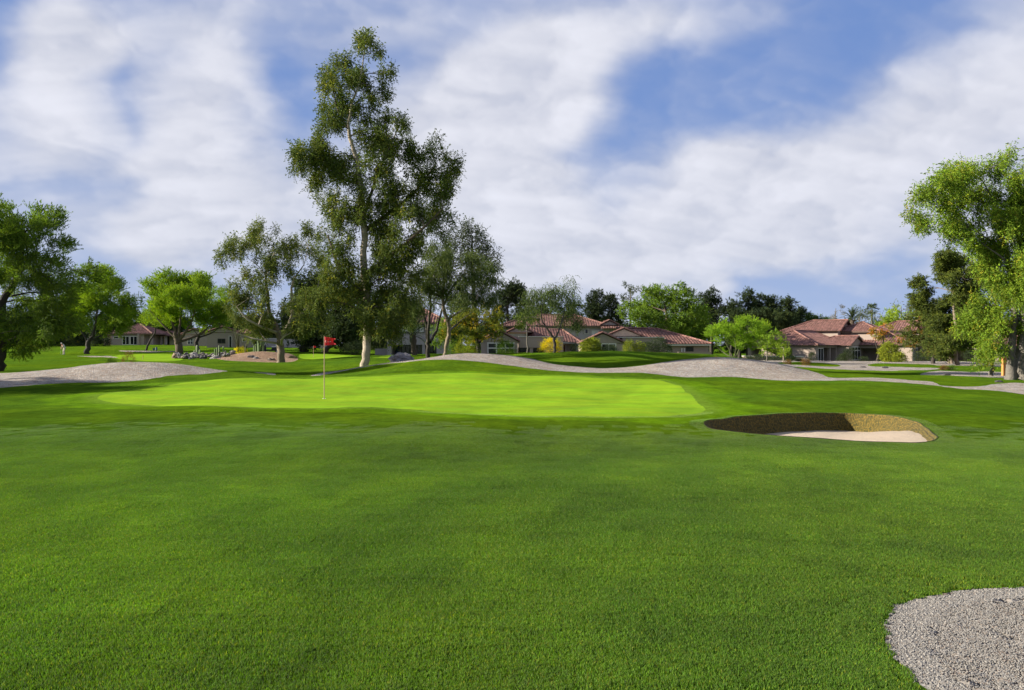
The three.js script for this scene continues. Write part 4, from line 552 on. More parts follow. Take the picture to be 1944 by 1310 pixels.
tree({ seed: 211, name: 'autumn_tree', label: 'dark tree with rusty leaf tips hanging low before the hidden villa', d: 86, bark: BARK.dark, kind: 'broad', colors: [[0.04, 0.065, 0.010], [0.085, 0.10, 0.014]], third: [0.16, 0.10, 0.015, 0.12], tips: 7, clumps: 4, size: 1.0, spread: 1.0, gap: -0.4, deep: 90, trunk: [[1772, 694, 0.2], [1774, 660, 0.17], [1772, 620, 0.1]], lobes: [[1762, 588, 20, 16], [1744, 606, 14, 14], [1770, 612, 22, 18], [1746, 630, 18, 16], [1774, 640, 22, 18], [1750, 652, 16, 14], [1764, 664, 18, 12], [1738, 644, 12, 14], [1790, 658, 14, 12]] });
tree({ seed: 212, name: 'eucalyptus_tree', label: 'tall bright-leaved eucalyptus clump with thick shaded trunks by the orange post', d: 47, bark: BARK.grey, kind: 'gum', colors: [[0.07, 0.13, 0.008], [0.165, 0.24, 0.012]], third: [0.24, 0.24, 0.02, 0.05], tips: 8.5, clumps: 10, size: 0.72, spread: 0.62, gap: -0.3, gapSize: 0.8, deep: 130,
  trunk: [[1917, 722, 0.30], [1920, 690, 0.25], [1924, 650, 0.21], [1926, 600, 0.17], [1922, 540, 0.13], [1908, 470, 0.08], [1890, 400, 0.04]], stems: [[[1934, 722, 0.32, -0.4], [1936, 690, 0.27, -0.4], [1938, 640, 0.22, -0.3], [1944, 560, 0.15, 0], [1952, 460, 0.09, 0], [1956, 360, 0.03, 0]], [[1911, 716, 0.13, 1.5], [1912, 690, 0.11, 1.5], [1910, 660, 0.09, 1.5], [1900, 620, 0.05, 1.5]], [[1945, 722, 0.22, 1], [1952, 680, 0.18, 1], [1966, 600, 0.12, 1], [1990, 480, 0.05, 1]]],
  limbs: [[[1908, 470, 0.07], [1880, 440, 0.055, 1], [1840, 400, 0.035, 1], [1780, 372, 0.015, 1]], [[1922, 540, 0.08], [1890, 500, 0.06, -1], [1850, 470, 0.02, -1]], [[1900, 430, 0.05], [1880, 370, 0.035], [1850, 320, 0.015]], [[1948, 500, 0.07], [1930, 420, 0.05], [1920, 340, 0.02]]],
  lobes: [[1744, 364, 22, 16], [1728, 382, 10, 10], [1768, 350, 24, 18], [1790, 376, 26, 20], [1776, 404, 24, 18], [1804, 352, 22, 18], [1848, 312, 28, 18], [1826, 336, 22, 18], [1880, 320, 24, 20], [1862, 352, 30, 22], [1830, 384, 28, 24], [1800, 420, 28, 22], [1844, 424, 30, 24], [1888, 378, 30, 26], [1934, 290, 18, 14], [1944, 316, 24, 22], [1918, 344, 26, 24], [1960, 350, 30, 30], [1922, 392, 32, 28], [1880, 428, 32, 26], [1840, 456, 24, 18], [1926, 444, 34, 30], [1882, 478, 30, 28], [1970, 420, 34, 40], [1930, 500, 36, 34], [1888, 530, 28, 32], [1868, 510, 16, 18], [1980, 500, 36, 44], [1916, 560, 34, 34], [1878, 580, 24, 32], [1872, 620, 20, 26], [1904, 612, 28, 26], [1888, 650, 22, 22], [1872, 662, 14, 14], [1960, 590, 34, 40], [1900, 678, 14, 14], [1900, 470, 26, 30], [1906, 520, 26, 28], [1942, 560, 28, 34], [1944, 620, 26, 30], [1890, 610, 22, 26], [1948, 400, 28, 30], [2010, 380, 40, 50], [2020, 480, 40, 50]] });
// a bank of trees beyond the frame on that side and behind the villas closes the horizon
[[2060, 560, 690, 70, 120], [1990, 600, 690, 46, 135], [-150, 560, 668, 70, 140], [-260, 540, 668, 80, 120], [1900, 616, 680, 34, 140]].forEach(([x, y0, y1, hw, d], i) =>
  tree({ seed: 220 + i, name: 'backdrop_tree', label: 'dark broad tree closing the view at the edge of the course', group: 'trees closing the view at the edge', d, bark: BARK.dark, kind: 'broad', colors: [[0.02, 0.04, 0.010], [0.05, 0.08, 0.014]], tips: 1.5, clumps: 4, size: 1.8, spread: 1.6, deep: 90, trunk: [[x, 690, 0.35], [x, 650, 0.3], [x, y0 + 20, 0.1]], lobes: blob(120 + i, x, y0, y1 - 20, hw, 12) }));
// low far growth between and behind the houses
[[430, 600, 654, 40, 190], [500, 590, 656, 44, 180], [560, 600, 656, 40, 185], [300, 606, 650, 30, 205], [230, 604, 640, 26, 215], [720, 560, 660, 50, 140], [680, 600, 664, 40, 135], [780, 560, 640, 40, 150], [1040, 570, 640, 34, 160], [1090, 572, 640, 30, 160], [860, 570, 650, 36, 150]].forEach(([x, y0, y1, hw, d], i) =>
  tree({ seed: 240 + i, name: 'backdrop_tree', label: 'dark far tree filling the gap between the villas', group: 'far trees filling the gaps between villas', d, bark: BARK.dark, kind: 'broad', colors: G.dark, tips: 1.2, clumps: 4, size: 2.0, spread: 1.8, deep: 60, trunk: [[x, 672, 0.3], [x, 650, 0.25], [x, y0 + 18, 0.1]], lobes: blob(140 + i, x, y0, y1, hw, 9) }));
for (let i = 0; i < 34; i++) { const q = rng(700 + i), x = -190 + i * 66 + q() * 24, d = 205 + q() * 40, left = x < 900, y0 = (left ? 602 : 618) - q() * 14, hw = 44 + q() * 16;
  tree({ seed: 260 + i, name: 'distant_tree', label: 'dark distant tree of the belt behind all the houses', group: 'belt of distant trees', d, bark: BARK.dark, kind: 'broad', colors: [[0.018, 0.036, 0.010], [0.045, 0.07, 0.014]], tips: 0.5, clumps: 4, size: 3.0, spread: 2.6, deep: 40, twigs: 0, trunk: [[x, 668, 0.3], [x, 650, 0.25], [x, y0 + 16, 0.1]], lobes: blob(200 + i, x, y0, 662, hw, 9) }); }
console.log('sprays', leafCount);
// ---------------------------------------------------------------- houses
const stuccoT = (() => { const b = wrapNoise(51); return tex(512, (u, v) => { const k = 0.90 + 0.06 * b(u, v, 5) + 0.05 * b(u, v, 24) + 0.07 * (gr() - 0.5); return clamp(k, 0, 1); }); })(); stuccoT.repeat.set(0.3, 0.3);
const stuccoB = tex(256, (u, v) => 0.5 + 0.5 * (gr() - 0.5), false); stuccoB.repeat.set(0.8, 0.8);
const HM = {
  stucco: std(lin(0.36, 0.285, 0.235), 0.95, { map: stuccoT, bumpMap: stuccoB, bumpScale: 0.01 }), pale: std(lin(0.50, 0.43, 0.37), 0.95, { map: stuccoT, bumpMap: stuccoB, bumpScale: 0.01 }), grey: std(lin(0.42, 0.37, 0.36), 0.95, { map: stuccoT, bumpMap: stuccoB, bumpScale: 0.01 }),
  trim: std(lin(0.60, 0.56, 0.50), 0.7), glass: std(lin(0.012, 0.014, 0.016), 0.12, { metalness: 0 }), dark: std(lin(0.05, 0.042, 0.036), 0.8), red: std(lin(0.10, 0.03, 0.025), 0.7), blue: std(lin(0.03, 0.07, 0.14), 0.6), fascia: std(lin(0.20, 0.13, 0.10), 0.9), curtain: std(lin(0.62, 0.60, 0.57), 0.9), stone: std(lin(0.36, 0.27, 0.20), 0.95, { map: stuccoT }),
  tile: std(0xffffff, 0.9, { vertexColors: true }),
};
const TILE = [0.205, 0.098, 0.076];
function tileTone(q, base) { const k = 0.66 + 0.62 * q(), w = q(); return base.map((c, i) => c * k * (w > 0.85 ? [1.25, 1.35, 1.4][i] : w < 0.12 ? 0.7 : 1)); }
let RELIEF = 1;                                                        // flat tiles on some houses, deep barrels on others
// one plane of barrel tiles: polygon in order, its first edge is the eave; rows of pans and covers, course by course
function tiles(poly, seed, base = TILE) {
  const q = rng(seed), o = poly[0], U = poly[1].clone().sub(o).normalize(), N = V(), W = V();
  let top = poly[2]; N.crossVectors(U, top.clone().sub(o)).normalize(); W.crossVectors(N, U).normalize(); if (W.y < 0) { W.negate(); } if (N.y < 0) N.negate();
  const p2 = poly.map((p) => { const d = p.clone().sub(o); return [d.dot(U), d.dot(W)]; }), us = p2.map((p) => p[0]), u0 = Math.min(...us), u1 = Math.max(...us), step = 0.38, course = 0.42, lip = 0.035 / Math.sqrt(RELIEF) ** 3, pos = [], col = [];
  const range = (u) => { let lo = 1e9, hi = -1e9; for (let i = 0; i < p2.length; i++) { const a = p2[i], b = p2[(i + 1) % p2.length]; if ((a[0] - u) * (b[0] - u) > 0 || Math.abs(a[0] - b[0]) < 1e-9) continue; const v = lerp(a[1], b[1], (u - a[0]) / (b[0] - a[0])); lo = Math.min(lo, v); hi = Math.max(hi, v); } return [lo, hi]; };
  const prof = [[0, 0], [0.16, 0.06], [0.34, 0.09], [0.5, 0.06], [0.66, 0], [1, 0]], put = (u, v, h) => { const p = o.clone().addScaledVector(U, u).addScaledVector(W, v).addScaledVector(N, h * RELIEF); pos.push(p.x, p.y, p.z); };
  const n = Math.round((u1 - u0) / step);
  for (let c = 0; c < n; c++) {
    const ua = lerp(u0, u1, c / n), w = (u1 - u0) / n, [lo, hi] = range(clamp(ua + w * 0.34, u0 + 1e-4, u1 - 1e-4)); if (hi - lo < 0.05) continue;
    for (let v = lo; v < hi - 0.02; v += course) {
      const v1 = Math.min(v + course, hi), t = tileTone(q, base), t2 = tileTone(q, base).map((x) => x * 0.8);
      for (let k = 0; k + 1 < prof.length; k++) {
        const [a, ha] = prof[k], [b, hb] = prof[k + 1], A = ua + a * w, B = ua + b * w, cc = k < 4 ? t : t2;
        put(A, v, ha + lip); put(B, v, hb + lip); put(B, v1, hb + 0.005); put(A, v, ha + lip); put(B, v1, hb + 0.005); put(A, v1, ha + 0.005); for (let j = 0; j < 6; j++) col.push(...cc);
        put(A, v, ha); put(B, v, hb); put(B, v, hb + lip); put(A, v, ha); put(B, v, hb + lip); put(A, v, ha + lip); for (let j = 0; j < 6; j++) col.push(...cc);
      }
    }
  }
  return soup(pos, col);
}
function deck(poly) { const pos = []; for (let i = 1; i + 1 < poly.length; i++) for (const p of [poly[0], poly[i], poly[i + 1]]) pos.push(p.x, p.y - 0.03, p.z); const g = soup(pos); return g; }
let tileSeed = 900;
function slope(parent, pts, base) { const poly = pts.map((p) => V(...p)); const m = part(parent, 'roof', tiles(poly, tileSeed++, base), HM.tile); m.userData.kind = 'stuff'; part(m, 'roof_deck', deck(poly), HM.fascia); return m; }
function caps(parent, a, b, r = 0.13, base = TILE) {                   // a line of half-round ridge or rake tiles
  const A = V(...a), B = V(...b), L = A.distanceTo(B), n = Math.max(1, Math.round(L / 0.42)), pos = [], col = [], q = rng(tileSeed++), T = B.clone().sub(A).normalize(), S = V(0, 1, 0).cross(T).normalize(), Nn = V().crossVectors(T, S);
  for (let i = 0; i < n; i++) {
    const t = tileTone(q, base), pt = (u, ang, k) => A.clone().addScaledVector(T, L * u).addScaledVector(S, Math.cos(ang) * r * k).addScaledVector(Nn, Math.sin(ang) * r * k);
    for (let j = 0; j < 5; j++) { const a0 = -0.3 + j / 5 * (Math.PI + 0.6), a1 = -0.3 + (j + 1) / 5 * (Math.PI + 0.6), x = [pt(i / n, a0, 1.12), pt(i / n, a1, 1.12), pt((i + 1) / n, a1, 0.86), pt((i + 1) / n, a0, 0.86)], e = pt(i / n, Math.PI / 2, 0); for (const k of [0, 1, 2, 0, 2, 3]) pos.push(x[k].x, x[k].y, x[k].z); for (const p of [x[0], x[1], e]) pos.push(p.x, p.y, p.z); for (let k = 0; k < 9; k++) col.push(...t); }
  }
  const m = part(parent, 'ridge_tiles', soup(pos, col), HM.tile); m.userData.kind = 'stuff'; return m;
}
// hip roof over a rectangle; gables: letters of the ends that are gables (w, e, s, n); z grows towards the viewer's side
function hip(parent, x0, x1, z0, z1, eave, pitch, o = {}) {
  const v = o.over ?? 0.5, X0 = x0 - v, X1 = x1 + v, Z0 = z0 - v, Z1 = z1 + v, y = eave - v * pitch * 0.3, g = o.gable ?? '';
  const along = o.axis ?? ((X1 - X0) >= (Z1 - Z0) ? 'x' : 'z');
  if (along === 'x') {
    const h = (Z1 - Z0) / 2, zm = (Z0 + Z1) / 2, ra = X0 + (g.includes('w') ? 0 : Math.min(h, (X1 - X0) / 2)), rb = X1 - (g.includes('e') ? 0 : Math.min(h, (X1 - X0) / 2)), t = y + h * pitch;
    slope(parent, [[X0, y, Z1], [X1, y, Z1], [rb, t, zm], [ra, t, zm]]); slope(parent, [[X1, y, Z0], [X0, y, Z0], [ra, t, zm], [rb, t, zm]]);
    if (!g.includes('w')) { slope(parent, [[X0, y, Z0], [X0, y, Z1], [ra, t, zm]]); caps(parent, [X0, y + 0.06, Z1], [ra, t + 0.06, zm]); caps(parent, [X0, y + 0.06, Z0], [ra, t + 0.06, zm]); } else { gable(parent, 'x', x0, z0, z1, y, eave, t, zm); caps(parent, [X0, y + 0.06, Z1], [X0, t + 0.06, zm]); }
    if (!g.includes('e')) { slope(parent, [[X1, y, Z1], [X1, y, Z0], [rb, t, zm]]); caps(parent, [X1, y + 0.06, Z1], [rb, t + 0.06, zm]); caps(parent, [X1, y + 0.06, Z0], [rb, t + 0.06, zm]); } else { gable(parent, 'x', x1, z0, z1, y, eave, t, zm); caps(parent, [X1, y + 0.06, Z1], [X1, t + 0.06, zm]); }
    if (rb - ra > 0.3) caps(parent, [ra, t + 0.07, zm], [rb, t + 0.07, zm]);
  } else {
    const h = (X1 - X0) / 2, xm = (X0 + X1) / 2, ra = Z1 - (g.includes('s') ? 0 : Math.min(h, (Z1 - Z0) / 2)), rb = Z0 + (g.includes('n') ? 0 : Math.min(h, (Z1 - Z0) / 2)), t = y + h * pitch;
    slope(parent, [[X0, y, Z0], [X0, y, Z1], [xm, t, ra], [xm, t, rb]]); slope(parent, [[X1, y, Z1], [X1, y, Z0], [xm, t, rb], [xm, t, ra]]);
    if (!g.includes('s')) { slope(parent, [[X0, y, Z1], [X1, y, Z1], [xm, t, ra]]); caps(parent, [X0, y + 0.06, Z1], [xm, t + 0.06, ra]); caps(parent, [X1, y + 0.06, Z1], [xm, t + 0.06, ra]); } else { gable(parent, 'z', z1, x0, x1, y, eave, t, xm); caps(parent, [X0, y + 0.06, Z1 - 0.05], [xm, t + 0.06, Z1 - 0.05], 0.15); caps(parent, [X1, y + 0.06, Z1 - 0.05], [xm, t + 0.06, Z1 - 0.05], 0.15); }
    if (!g.includes('n')) slope(parent, [[X1, y, Z0], [X0, y, Z0], [xm, t, rb]]); else gable(parent, 'z', z0, x0, x1, y, eave, t, xm);
    if (ra - rb > 0.3) caps(parent, [xm, t + 0.07, ra], [xm, t + 0.07, rb]);
  }
  // boxed eaves
  part(parent, 'fascia', mergeGeometries([box(X0 + 0.03, X1 - 0.03, y - 0.16, y - 0.035, Z0 + 0.03, Z0 + 0.15), box(X0 + 0.03, X1 - 0.03, y - 0.16, y - 0.035, Z1 - 0.15, Z1 - 0.03), box(X0 + 0.03, X0 + 0.15, y - 0.16, y - 0.035, Z0 + 0.15, Z1 - 0.15), box(X1 - 0.15, X1 - 0.03, y - 0.16, y - 0.035, Z0 + 0.15, Z1 - 0.15)].slice(0, g ? 0 : 4).concat(g ? [box((X0 + X1) / 2 - 0.02, (X0 + X1) / 2 + 0.02, y - 0.1, y - 0.05, (Z0 + Z1) / 2 - 0.02, (Z0 + Z1) / 2 + 0.02)] : [])), HM.fascia);
}
function gable(parent, axis, at_, a0, a1, y, eave, top, mid) {
  const t = 0.12, s = new THREE.Shape(); s.moveTo(a0, eave); s.lineTo(a1, eave); s.lineTo(mid, top - 0.12); s.closePath();
  const g = new THREE.ExtrudeGeometry(s, { depth: t, bevelEnabled: false }); if (axis === 'x') { g.rotateY(-Math.PI / 2); g.translate(at_ + t / 2, 0, 0); } else g.translate(0, 0, at_ - t / 2 - 0.003);
  part(parent, 'gable', g, parent.userData.wall);
}
// window or glazed door: frame standing proud of the wall, dark panes set back; face 's' looks along +z, 'w' along -x, 'e' along +x
function glazing(parent, name, face, u, y, w, h, plane, cols, rows, o = {}) {
  const f = o.frame ?? 0.09, fr = [], panes = [], d = 0.07, put = (a0, a1, b0, b1, n0, n1) => face === 's' ? box(a0, a1, b0, b1, plane + n0, plane + n1) : face === 'w' ? box(plane - n1, plane - n0, b0, b1, a0, a1) : box(plane + n0, plane + n1, b0, b1, a0, a1);
  fr.push(put(u, u + w, y, y + f, 0.003, d), put(u, u + w, y + h - f, y + h, 0.003, d)); for (let i = 0; i <= cols; i++) { const x = lerp(u, u + w - f, i / cols); fr.push(put(x, x + f, y + f, y + h - f, 0.003, d)); }
  const split = o.split ?? []; for (const s of split) fr.push(put(u + f, u + w - f, y + h * s - f / 2, y + h * s + f / 2, 0.006, d - 0.006));
  const m = part(parent, name, mergeGeometries(fr), o.mat ?? HM.trim);
  for (let i = 0; i < cols; i++) { const a = lerp(u, u + w - f, i / cols) + f, b = lerp(u, u + w - f, (i + 1) / cols), ys = [y + f, ...split.map((s) => y + h * s), y + h - f]; for (let j = 0; j + 1 < ys.length; j++) part(m, 'pane', put(a + 0.002, b - 0.002, ys[j] + 0.002, ys[j + 1] - 0.002, 0.004, 0.02), o.glass ?? HM.glass); }
  return m;
}
const wallPart = (p, ...b) => part(p, 'wall', box(...b), p.userData.wall);
function house(name, px, d, yaw, label, wall) { const b = ground(px, d); const g = thing(name, b, label, 'house'); g.rotation.y = yaw; g.userData.wall = wall; g.userData.d = d; return g; }
// local metres from a photo pixel at the house's own depth
const lx = (g, px) => (px - CX) * g.userData.d / F - g.position.x, ly = (g, py) => EYE - (py - CY) * g.userData.d / F - g.position.y;
const finish = (g) => { delete g.userData.wall; delete g.userData.d; };

// -- gabled house behind the gravel crest
RELIEF = 0.4;
{
  const g = house('gabled_house', 985, 100, 0, 'single-storey stucco house with two gables and tall white-framed window', HM.stucco), X = (p) => lx(g, p), Y = (p) => ly(g, p), e = Y(648);
  wallPart(g, X(913), X(983), -0.6, e, -7, 0); hip(g, X(913), X(983), -9, 0, e, 0.53, { axis: 'z', gable: 's', over: 0.25 });
  glazing(g, 'window', 's', X(925), Y(676), X(977) - X(925), Y(650) - Y(676), 0, 3, 1, { split: [0.58], frame: 0.16 });
  // recessed patio beneath a parapet
  wallPart(g, X(984), X(1070), Y(660), Y(639.5), -2.2, -0.8); part(g, 'coping', box(X(984), X(1070.5), Y(639.5) + 0.003, Y(638.3), -2.25, -0.72), HM.trim);
  wallPart(g, X(984), X(1070), -0.6, Y(660) - 0.003, -6, -3.2); wallPart(g, X(1006), X(1012), -0.6, Y(660) - 0.003, -3.19, -0.9); wallPart(g, X(1034), X(1070), -0.6, Y(660) - 0.003, -3.19, -0.9);
  glazing(g, 'patio_door', 's', X(987), -0.3, X(1004) - X(987), 2.3, -3.2, 2, 1, { mat: HM.dark }); glazing(g, 'window', 's', X(1014), 0.5, X(1032) - X(1014), 1.5, -3.2, 1, 1, { mat: HM.dark });
  wallPart(g, X(966), X(1040), Y(650), Y(638), -8, -3.4); hip(g, X(964), X(1012), -12, -3.4, Y(630), 0.47, { axis: 'z', gable: 's', over: 0.2 });
  wallPart(g, X(985), X(1100), -0.6, Y(652), -16, -6.1);
  slope(g, [[X(1000), Y(640.5), -4.2], [X(1112), Y(652), -4.6], [X(1078), Y(624), -10], [X(1008), Y(621), -10]]); slope(g, [[X(1112), Y(652), -4.6], [X(1136), Y(650), -15], [X(1078), Y(624), -10]]); caps(g, [X(1112), Y(652) + 0.06, -4.6], [X(1078), Y(624) + 0.06, -10]); caps(g, [X(1008), Y(621) + 0.06, -10], [X(1078), Y(624) + 0.06, -10]);
  glazing(g, 'door', 's', X(1074), -0.3, X(1081) - X(1074), 2.1, -6.1, 1, 1, { mat: HM.trim, glass: HM.red });
  finish(g);
}
// -- the upper storey rising behind it
{
  const g = house('two_storey_house', 1080, 122, 0, 'two-storey house with a dormer gable rising behind the low tiled roofs', HM.grey), X = (p) => lx(g, p), Y = (p) => ly(g, p), e = Y(618);
  wallPart(g, X(1000), X(1140), -0.6, e, -9, 0); wallPart(g, X(1140) + 0.003, X(1172), -0.6, Y(623), -9, 0.6); wallPart(g, X(955), X(1000) - 0.003, -0.6, e, -8, -1);
  hip(g, X(955), X(1150), -9, 0, e, 0.36, { axis: 'x', gable: '' , over: 0.6 }); hip(g, X(1141), X(1171), -8, 0.6, Y(617), 0.50, { axis: 'z', gable: 's', over: 0.25 });
  slope(g, [[X(1139), Y(624), 1.6], [X(1181), Y(624), 1.6], [X(1178), Y(618), 0.6], [X(1142), Y(618), 0.6]]);
  glazing(g, 'window', 's', X(1110), Y(634), X(1117) - X(1110), Y(624) - Y(634), 0, 1, 1); glazing(g, 'window', 's', X(1123), Y(637), X(1138) - X(1123), Y(627) - Y(637), 0, 2, 1, { glass: HM.curtain }); glazing(g, 'window', 's', X(960), Y(624), X(972) - X(960), Y(619.5) - Y(624), -1, 1, 1, { mat: HM.dark });
  finish(g);
}
// -- long low house with a hipped end
{
  const g = house('gabled_house', 1230, 95, 0, 'long low house with ribbed tile roof and two stepped gable peaks', HM.stucco), X = (p) => lx(g, p), Y = (p) => ly(g, p);
  wallPart(g, X(1106), X(1183), -0.6, Y(652), -6, 0); hip(g, X(1106), X(1183), -7, 0, Y(651), 0.47, { axis: 'z', gable: 's', over: 0.25 });
  glazing(g, 'window', 's', X(1141), Y(672), X(1170) - X(1141), Y(651.5) - Y(672), 0, 2, 1, { frame: 0.14 });
  wallPart(g, X(1184), X(1265), -0.6, Y(641), -3, -1.2); part(g, 'coping', box(X(1170), X(1265.5), Y(641) + 0.003, Y(639.6), -3.05, -1.1), HM.trim);
  wallPart(g, X(1158), X(1232), Y(650), Y(639), -6, -3.1); hip(g, X(1157), X(1226), -8.4, -3.1, Y(638), 0.43, { axis: 'z', gable: 's', over: 0.2 });
  wallPart(g, X(1266), X(1350), -0.6, Y(653), -14, -1.25);
  slope(g, [[X(1180), Y(641), -3.1], [X(1266), Y(641.5), -3.1], [X(1266), Y(622.5), -8.5], [X(1190), Y(620), -8.5]]); slope(g, [[X(1266), Y(653), -0.7], [X(1354), Y(653), -0.7], [X(1272), Y(622), -8.5], [X(1266), Y(622), -8.5]]); slope(g, [[X(1354), Y(653), -0.7], [X(1370), Y(651.5), -15], [X(1272), Y(622), -8.5]]); slope(g, [[X(1370), Y(651.5), -15], [X(1190), Y(651), -15], [X(1190), Y(620), -8.5], [X(1272), Y(622), -8.5]]);
  caps(g, [X(1354), Y(653) + 0.06, -0.7], [X(1272), Y(622) + 0.06, -8.5]); caps(g, [X(1187), Y(620) + 0.06, -8.5], [X(1272), Y(622) + 0.06, -8.5]);
  part(g, 'fascia', box(X(1267), X(1353), Y(653) - 0.2, Y(653) - 0.045, -0.86, -0.74), HM.trim);
  glazing(g, 'window', 's', X(1306), Y(668), X(1321) - X(1306), Y(658.5) - Y(668), -1.25, 1, 1, { mat: HM.dark });
  part(g, 'garden_wall', box(X(1288), X(1350), -0.6, Y(667.8), -0.4, -0.15), HM.stone); part(g, 'door', box(X(1271), X(1276), -0.5, Y(658), -1.24, -1.18), HM.trim);
  for (const p of [1297, 1302]) part(g, 'meter_box', box(X(p), X(p + 2.6), Y(668), Y(661), -1.245, -1.1), HM.curtain);
  part(g, 'chimney_pipe', tubes([[[V(X(1265), Y(624), -8), V(X(1265), Y(619), -8)], [0.07, 0.07]]], 6), HM.fascia);
  finish(g);
}
RELIEF = 0.8;
// -- white two-storey house behind the acacias
{
  const g = house('two_storey_house', 785, 100, 0, 'pale two-storey house with hipped tile roof and shaded ground-floor loggia', HM.grey), X = (p) => lx(g, p), Y = (p) => ly(g, p), e = Y(612);
  wallPart(g, X(745), X(846), Y(644), e, -9, 0); hip(g, X(745), X(846), -9, 0, e, 0.50, { over: 0.6 });
  wallPart(g, X(737), X(846), Y(654.5), Y(644) - 0.003, -9, 0.9); wallPart(g, X(737), X(745), -0.6, Y(654.5) - 0.003, -6, 0.85); wallPart(g, X(803), X(808), -0.6, Y(654.5) - 0.003, -2.2, 0.85); wallPart(g, X(830), X(846), -0.6, Y(654.5) - 0.003, -9, 0.85); wallPart(g, X(745) + 0.003, X(830) - 0.003, -0.6, Y(654.5) - 0.003, -7, -2.3);
  glazing(g, 'window', 's', X(752), Y(632), X(776) - X(752), Y(616) - Y(632), 0, 3, 1, { glass: HM.curtain, mat: HM.dark }); glazing(g, 'window', 's', X(784), Y(632), X(806) - X(784), Y(616) - Y(632), 0, 2, 1, { glass: HM.curtain, mat: HM.dark });
  glazing(g, 'patio_door', 's', X(757), -0.3, X(782) - X(757), 2.3, -2.3, 3, 1, { mat: HM.dark }); glazing(g, 'patio_door', 's', X(788), -0.3, X(802) - X(788), 2.3, -2.3, 2, 1, { mat: HM.trim }); part(g, 'door', box(X(746), X(753), -0.4, Y(657), -2.29, -2.2), HM.blue); glazing(g, 'window', 's', X(811), 0.4, X(828) - X(811), 1.6, -2.3, 2, 1, { mat: HM.dark });
  wallPart(g, X(712), X(737) - 0.003, -0.6, Y(662), -0.4, 0);
  finish(g);
}
// -- low villa beyond the far lawn, and its shaded neighbours
{
  const g = house('low_villa', 245, 162, 0, 'low villa with white sliding doors and a cream side wall on the far lawn', HM.stucco), X = (p) => lx(g, p), Y = (p) => ly(g, p), e = Y(633);
  wallPart(g, X(211), X(273), -0.6, e, -8, 0); hip(g, X(209), X(287), -8, 0, e, 0.46, { over: 0.4 });
  glazing(g, 'sliding_door', 's', X(232), 0, X(246) - X(232), Y(638) - 0, 0, 2, 1, { frame: 0.12 }); glazing(g, 'sliding_door', 's', X(247), 0, X(261) - X(247), Y(638) - 0, 0, 2, 1, { frame: 0.12 }); glazing(g, 'window', 's', X(215), Y(643), X(226) - X(215), Y(638.5) - Y(643), 0, 1, 1, { frame: 0.1 });
  wallPart(g, X(182), X(211) - 0.003, -0.6, Y(637), -7.5, -3); hip(g, X(180), X(212), -8, -3, Y(636), 0.5, { over: 0.3 });
  wallPart(g, X(262), X(266), -0.6, e, 0.003, 0.4); wallPart(g, X(283), X(287), -0.6, e, -1, -0.4);
  finish(g);
}
{
  const g = house('low_villa', 312, 168, 0, 'small tiled porch with cream posts beside the bright palo verde trunk', HM.pale), X = (p) => lx(g, p), Y = (p) => ly(g, p);
  hip(g, X(298), X(330), -7, 0, Y(636.5), 0.4, { over: 0.3 }); for (const p of [[304, 307], [312, 315]]) part(g, 'post', box(X(p[0]), X(p[1]), -0.6, Y(637.5), -0.6, -0.1), HM.pale); wallPart(g, X(299), X(329), -0.6, Y(638), -7, -3); wallPart(g, X(287), X(296), -0.6, Y(648), -0.4, -0.1); glazing(g, 'door', 's', X(301), 0, 1, 2.1, -3, 1, 1, { mat: HM.dark }); finish(g);
}
{
  const g = house('shaded_house', 362, 150, 0, 'grey gable house in deep shade behind the palo verde trunks', HM.stucco), X = (p) => lx(g, p), Y = (p) => ly(g, p);
  wallPart(g, X(346), X(392), -0.6, Y(636), -8, 0); hip(g, X(346), X(392), -8, 0, Y(635), 0.42, { axis: 'z', gable: 's', over: 0.3 }); glazing(g, 'window', 's', X(356), Y(654), X(367) - X(356), Y(641) - Y(654), 0, 2, 1, { split: [0.5] }); finish(g);
}
{
  const g = house('shaded_house', 430, 132, 0.25, 'shaded house with one pink-edged gable behind the cactus garden', HM.stucco), X = (p) => lx(g, p), Y = (p) => ly(g, p);
  wallPart(g, X(395), X(452), -0.6, Y(632), -8, 0); hip(g, X(395), X(452), -8, 0, Y(631), 0.34, { axis: 'z', gable: 's', over: 0.35 }); wallPart(g, X(452) + 0.003, X(474), -0.6, Y(633), -7, 0.8); hip(g, X(453), X(474), -7, 0.8, Y(632), 0.5, { over: 0.3 });
  glazing(g, 'window', 's', X(414), Y(652), X(428) - X(414), Y(643) - Y(652), 0, 2, 1, { mat: HM.dark }); glazing(g, 'door', 's', X(434), -0.2, X(440) - X(434), 2.1, 0, 1, 1); glazing(g, 'window', 's', X(459), Y(649), X(466) - X(459), Y(643) - Y(649), 0.8, 1, 1);
  part(g, 'garden_wall', box(X(500), X(620), -0.6, 1.4, -2, -1.75), HM.grey); finish(g);
}
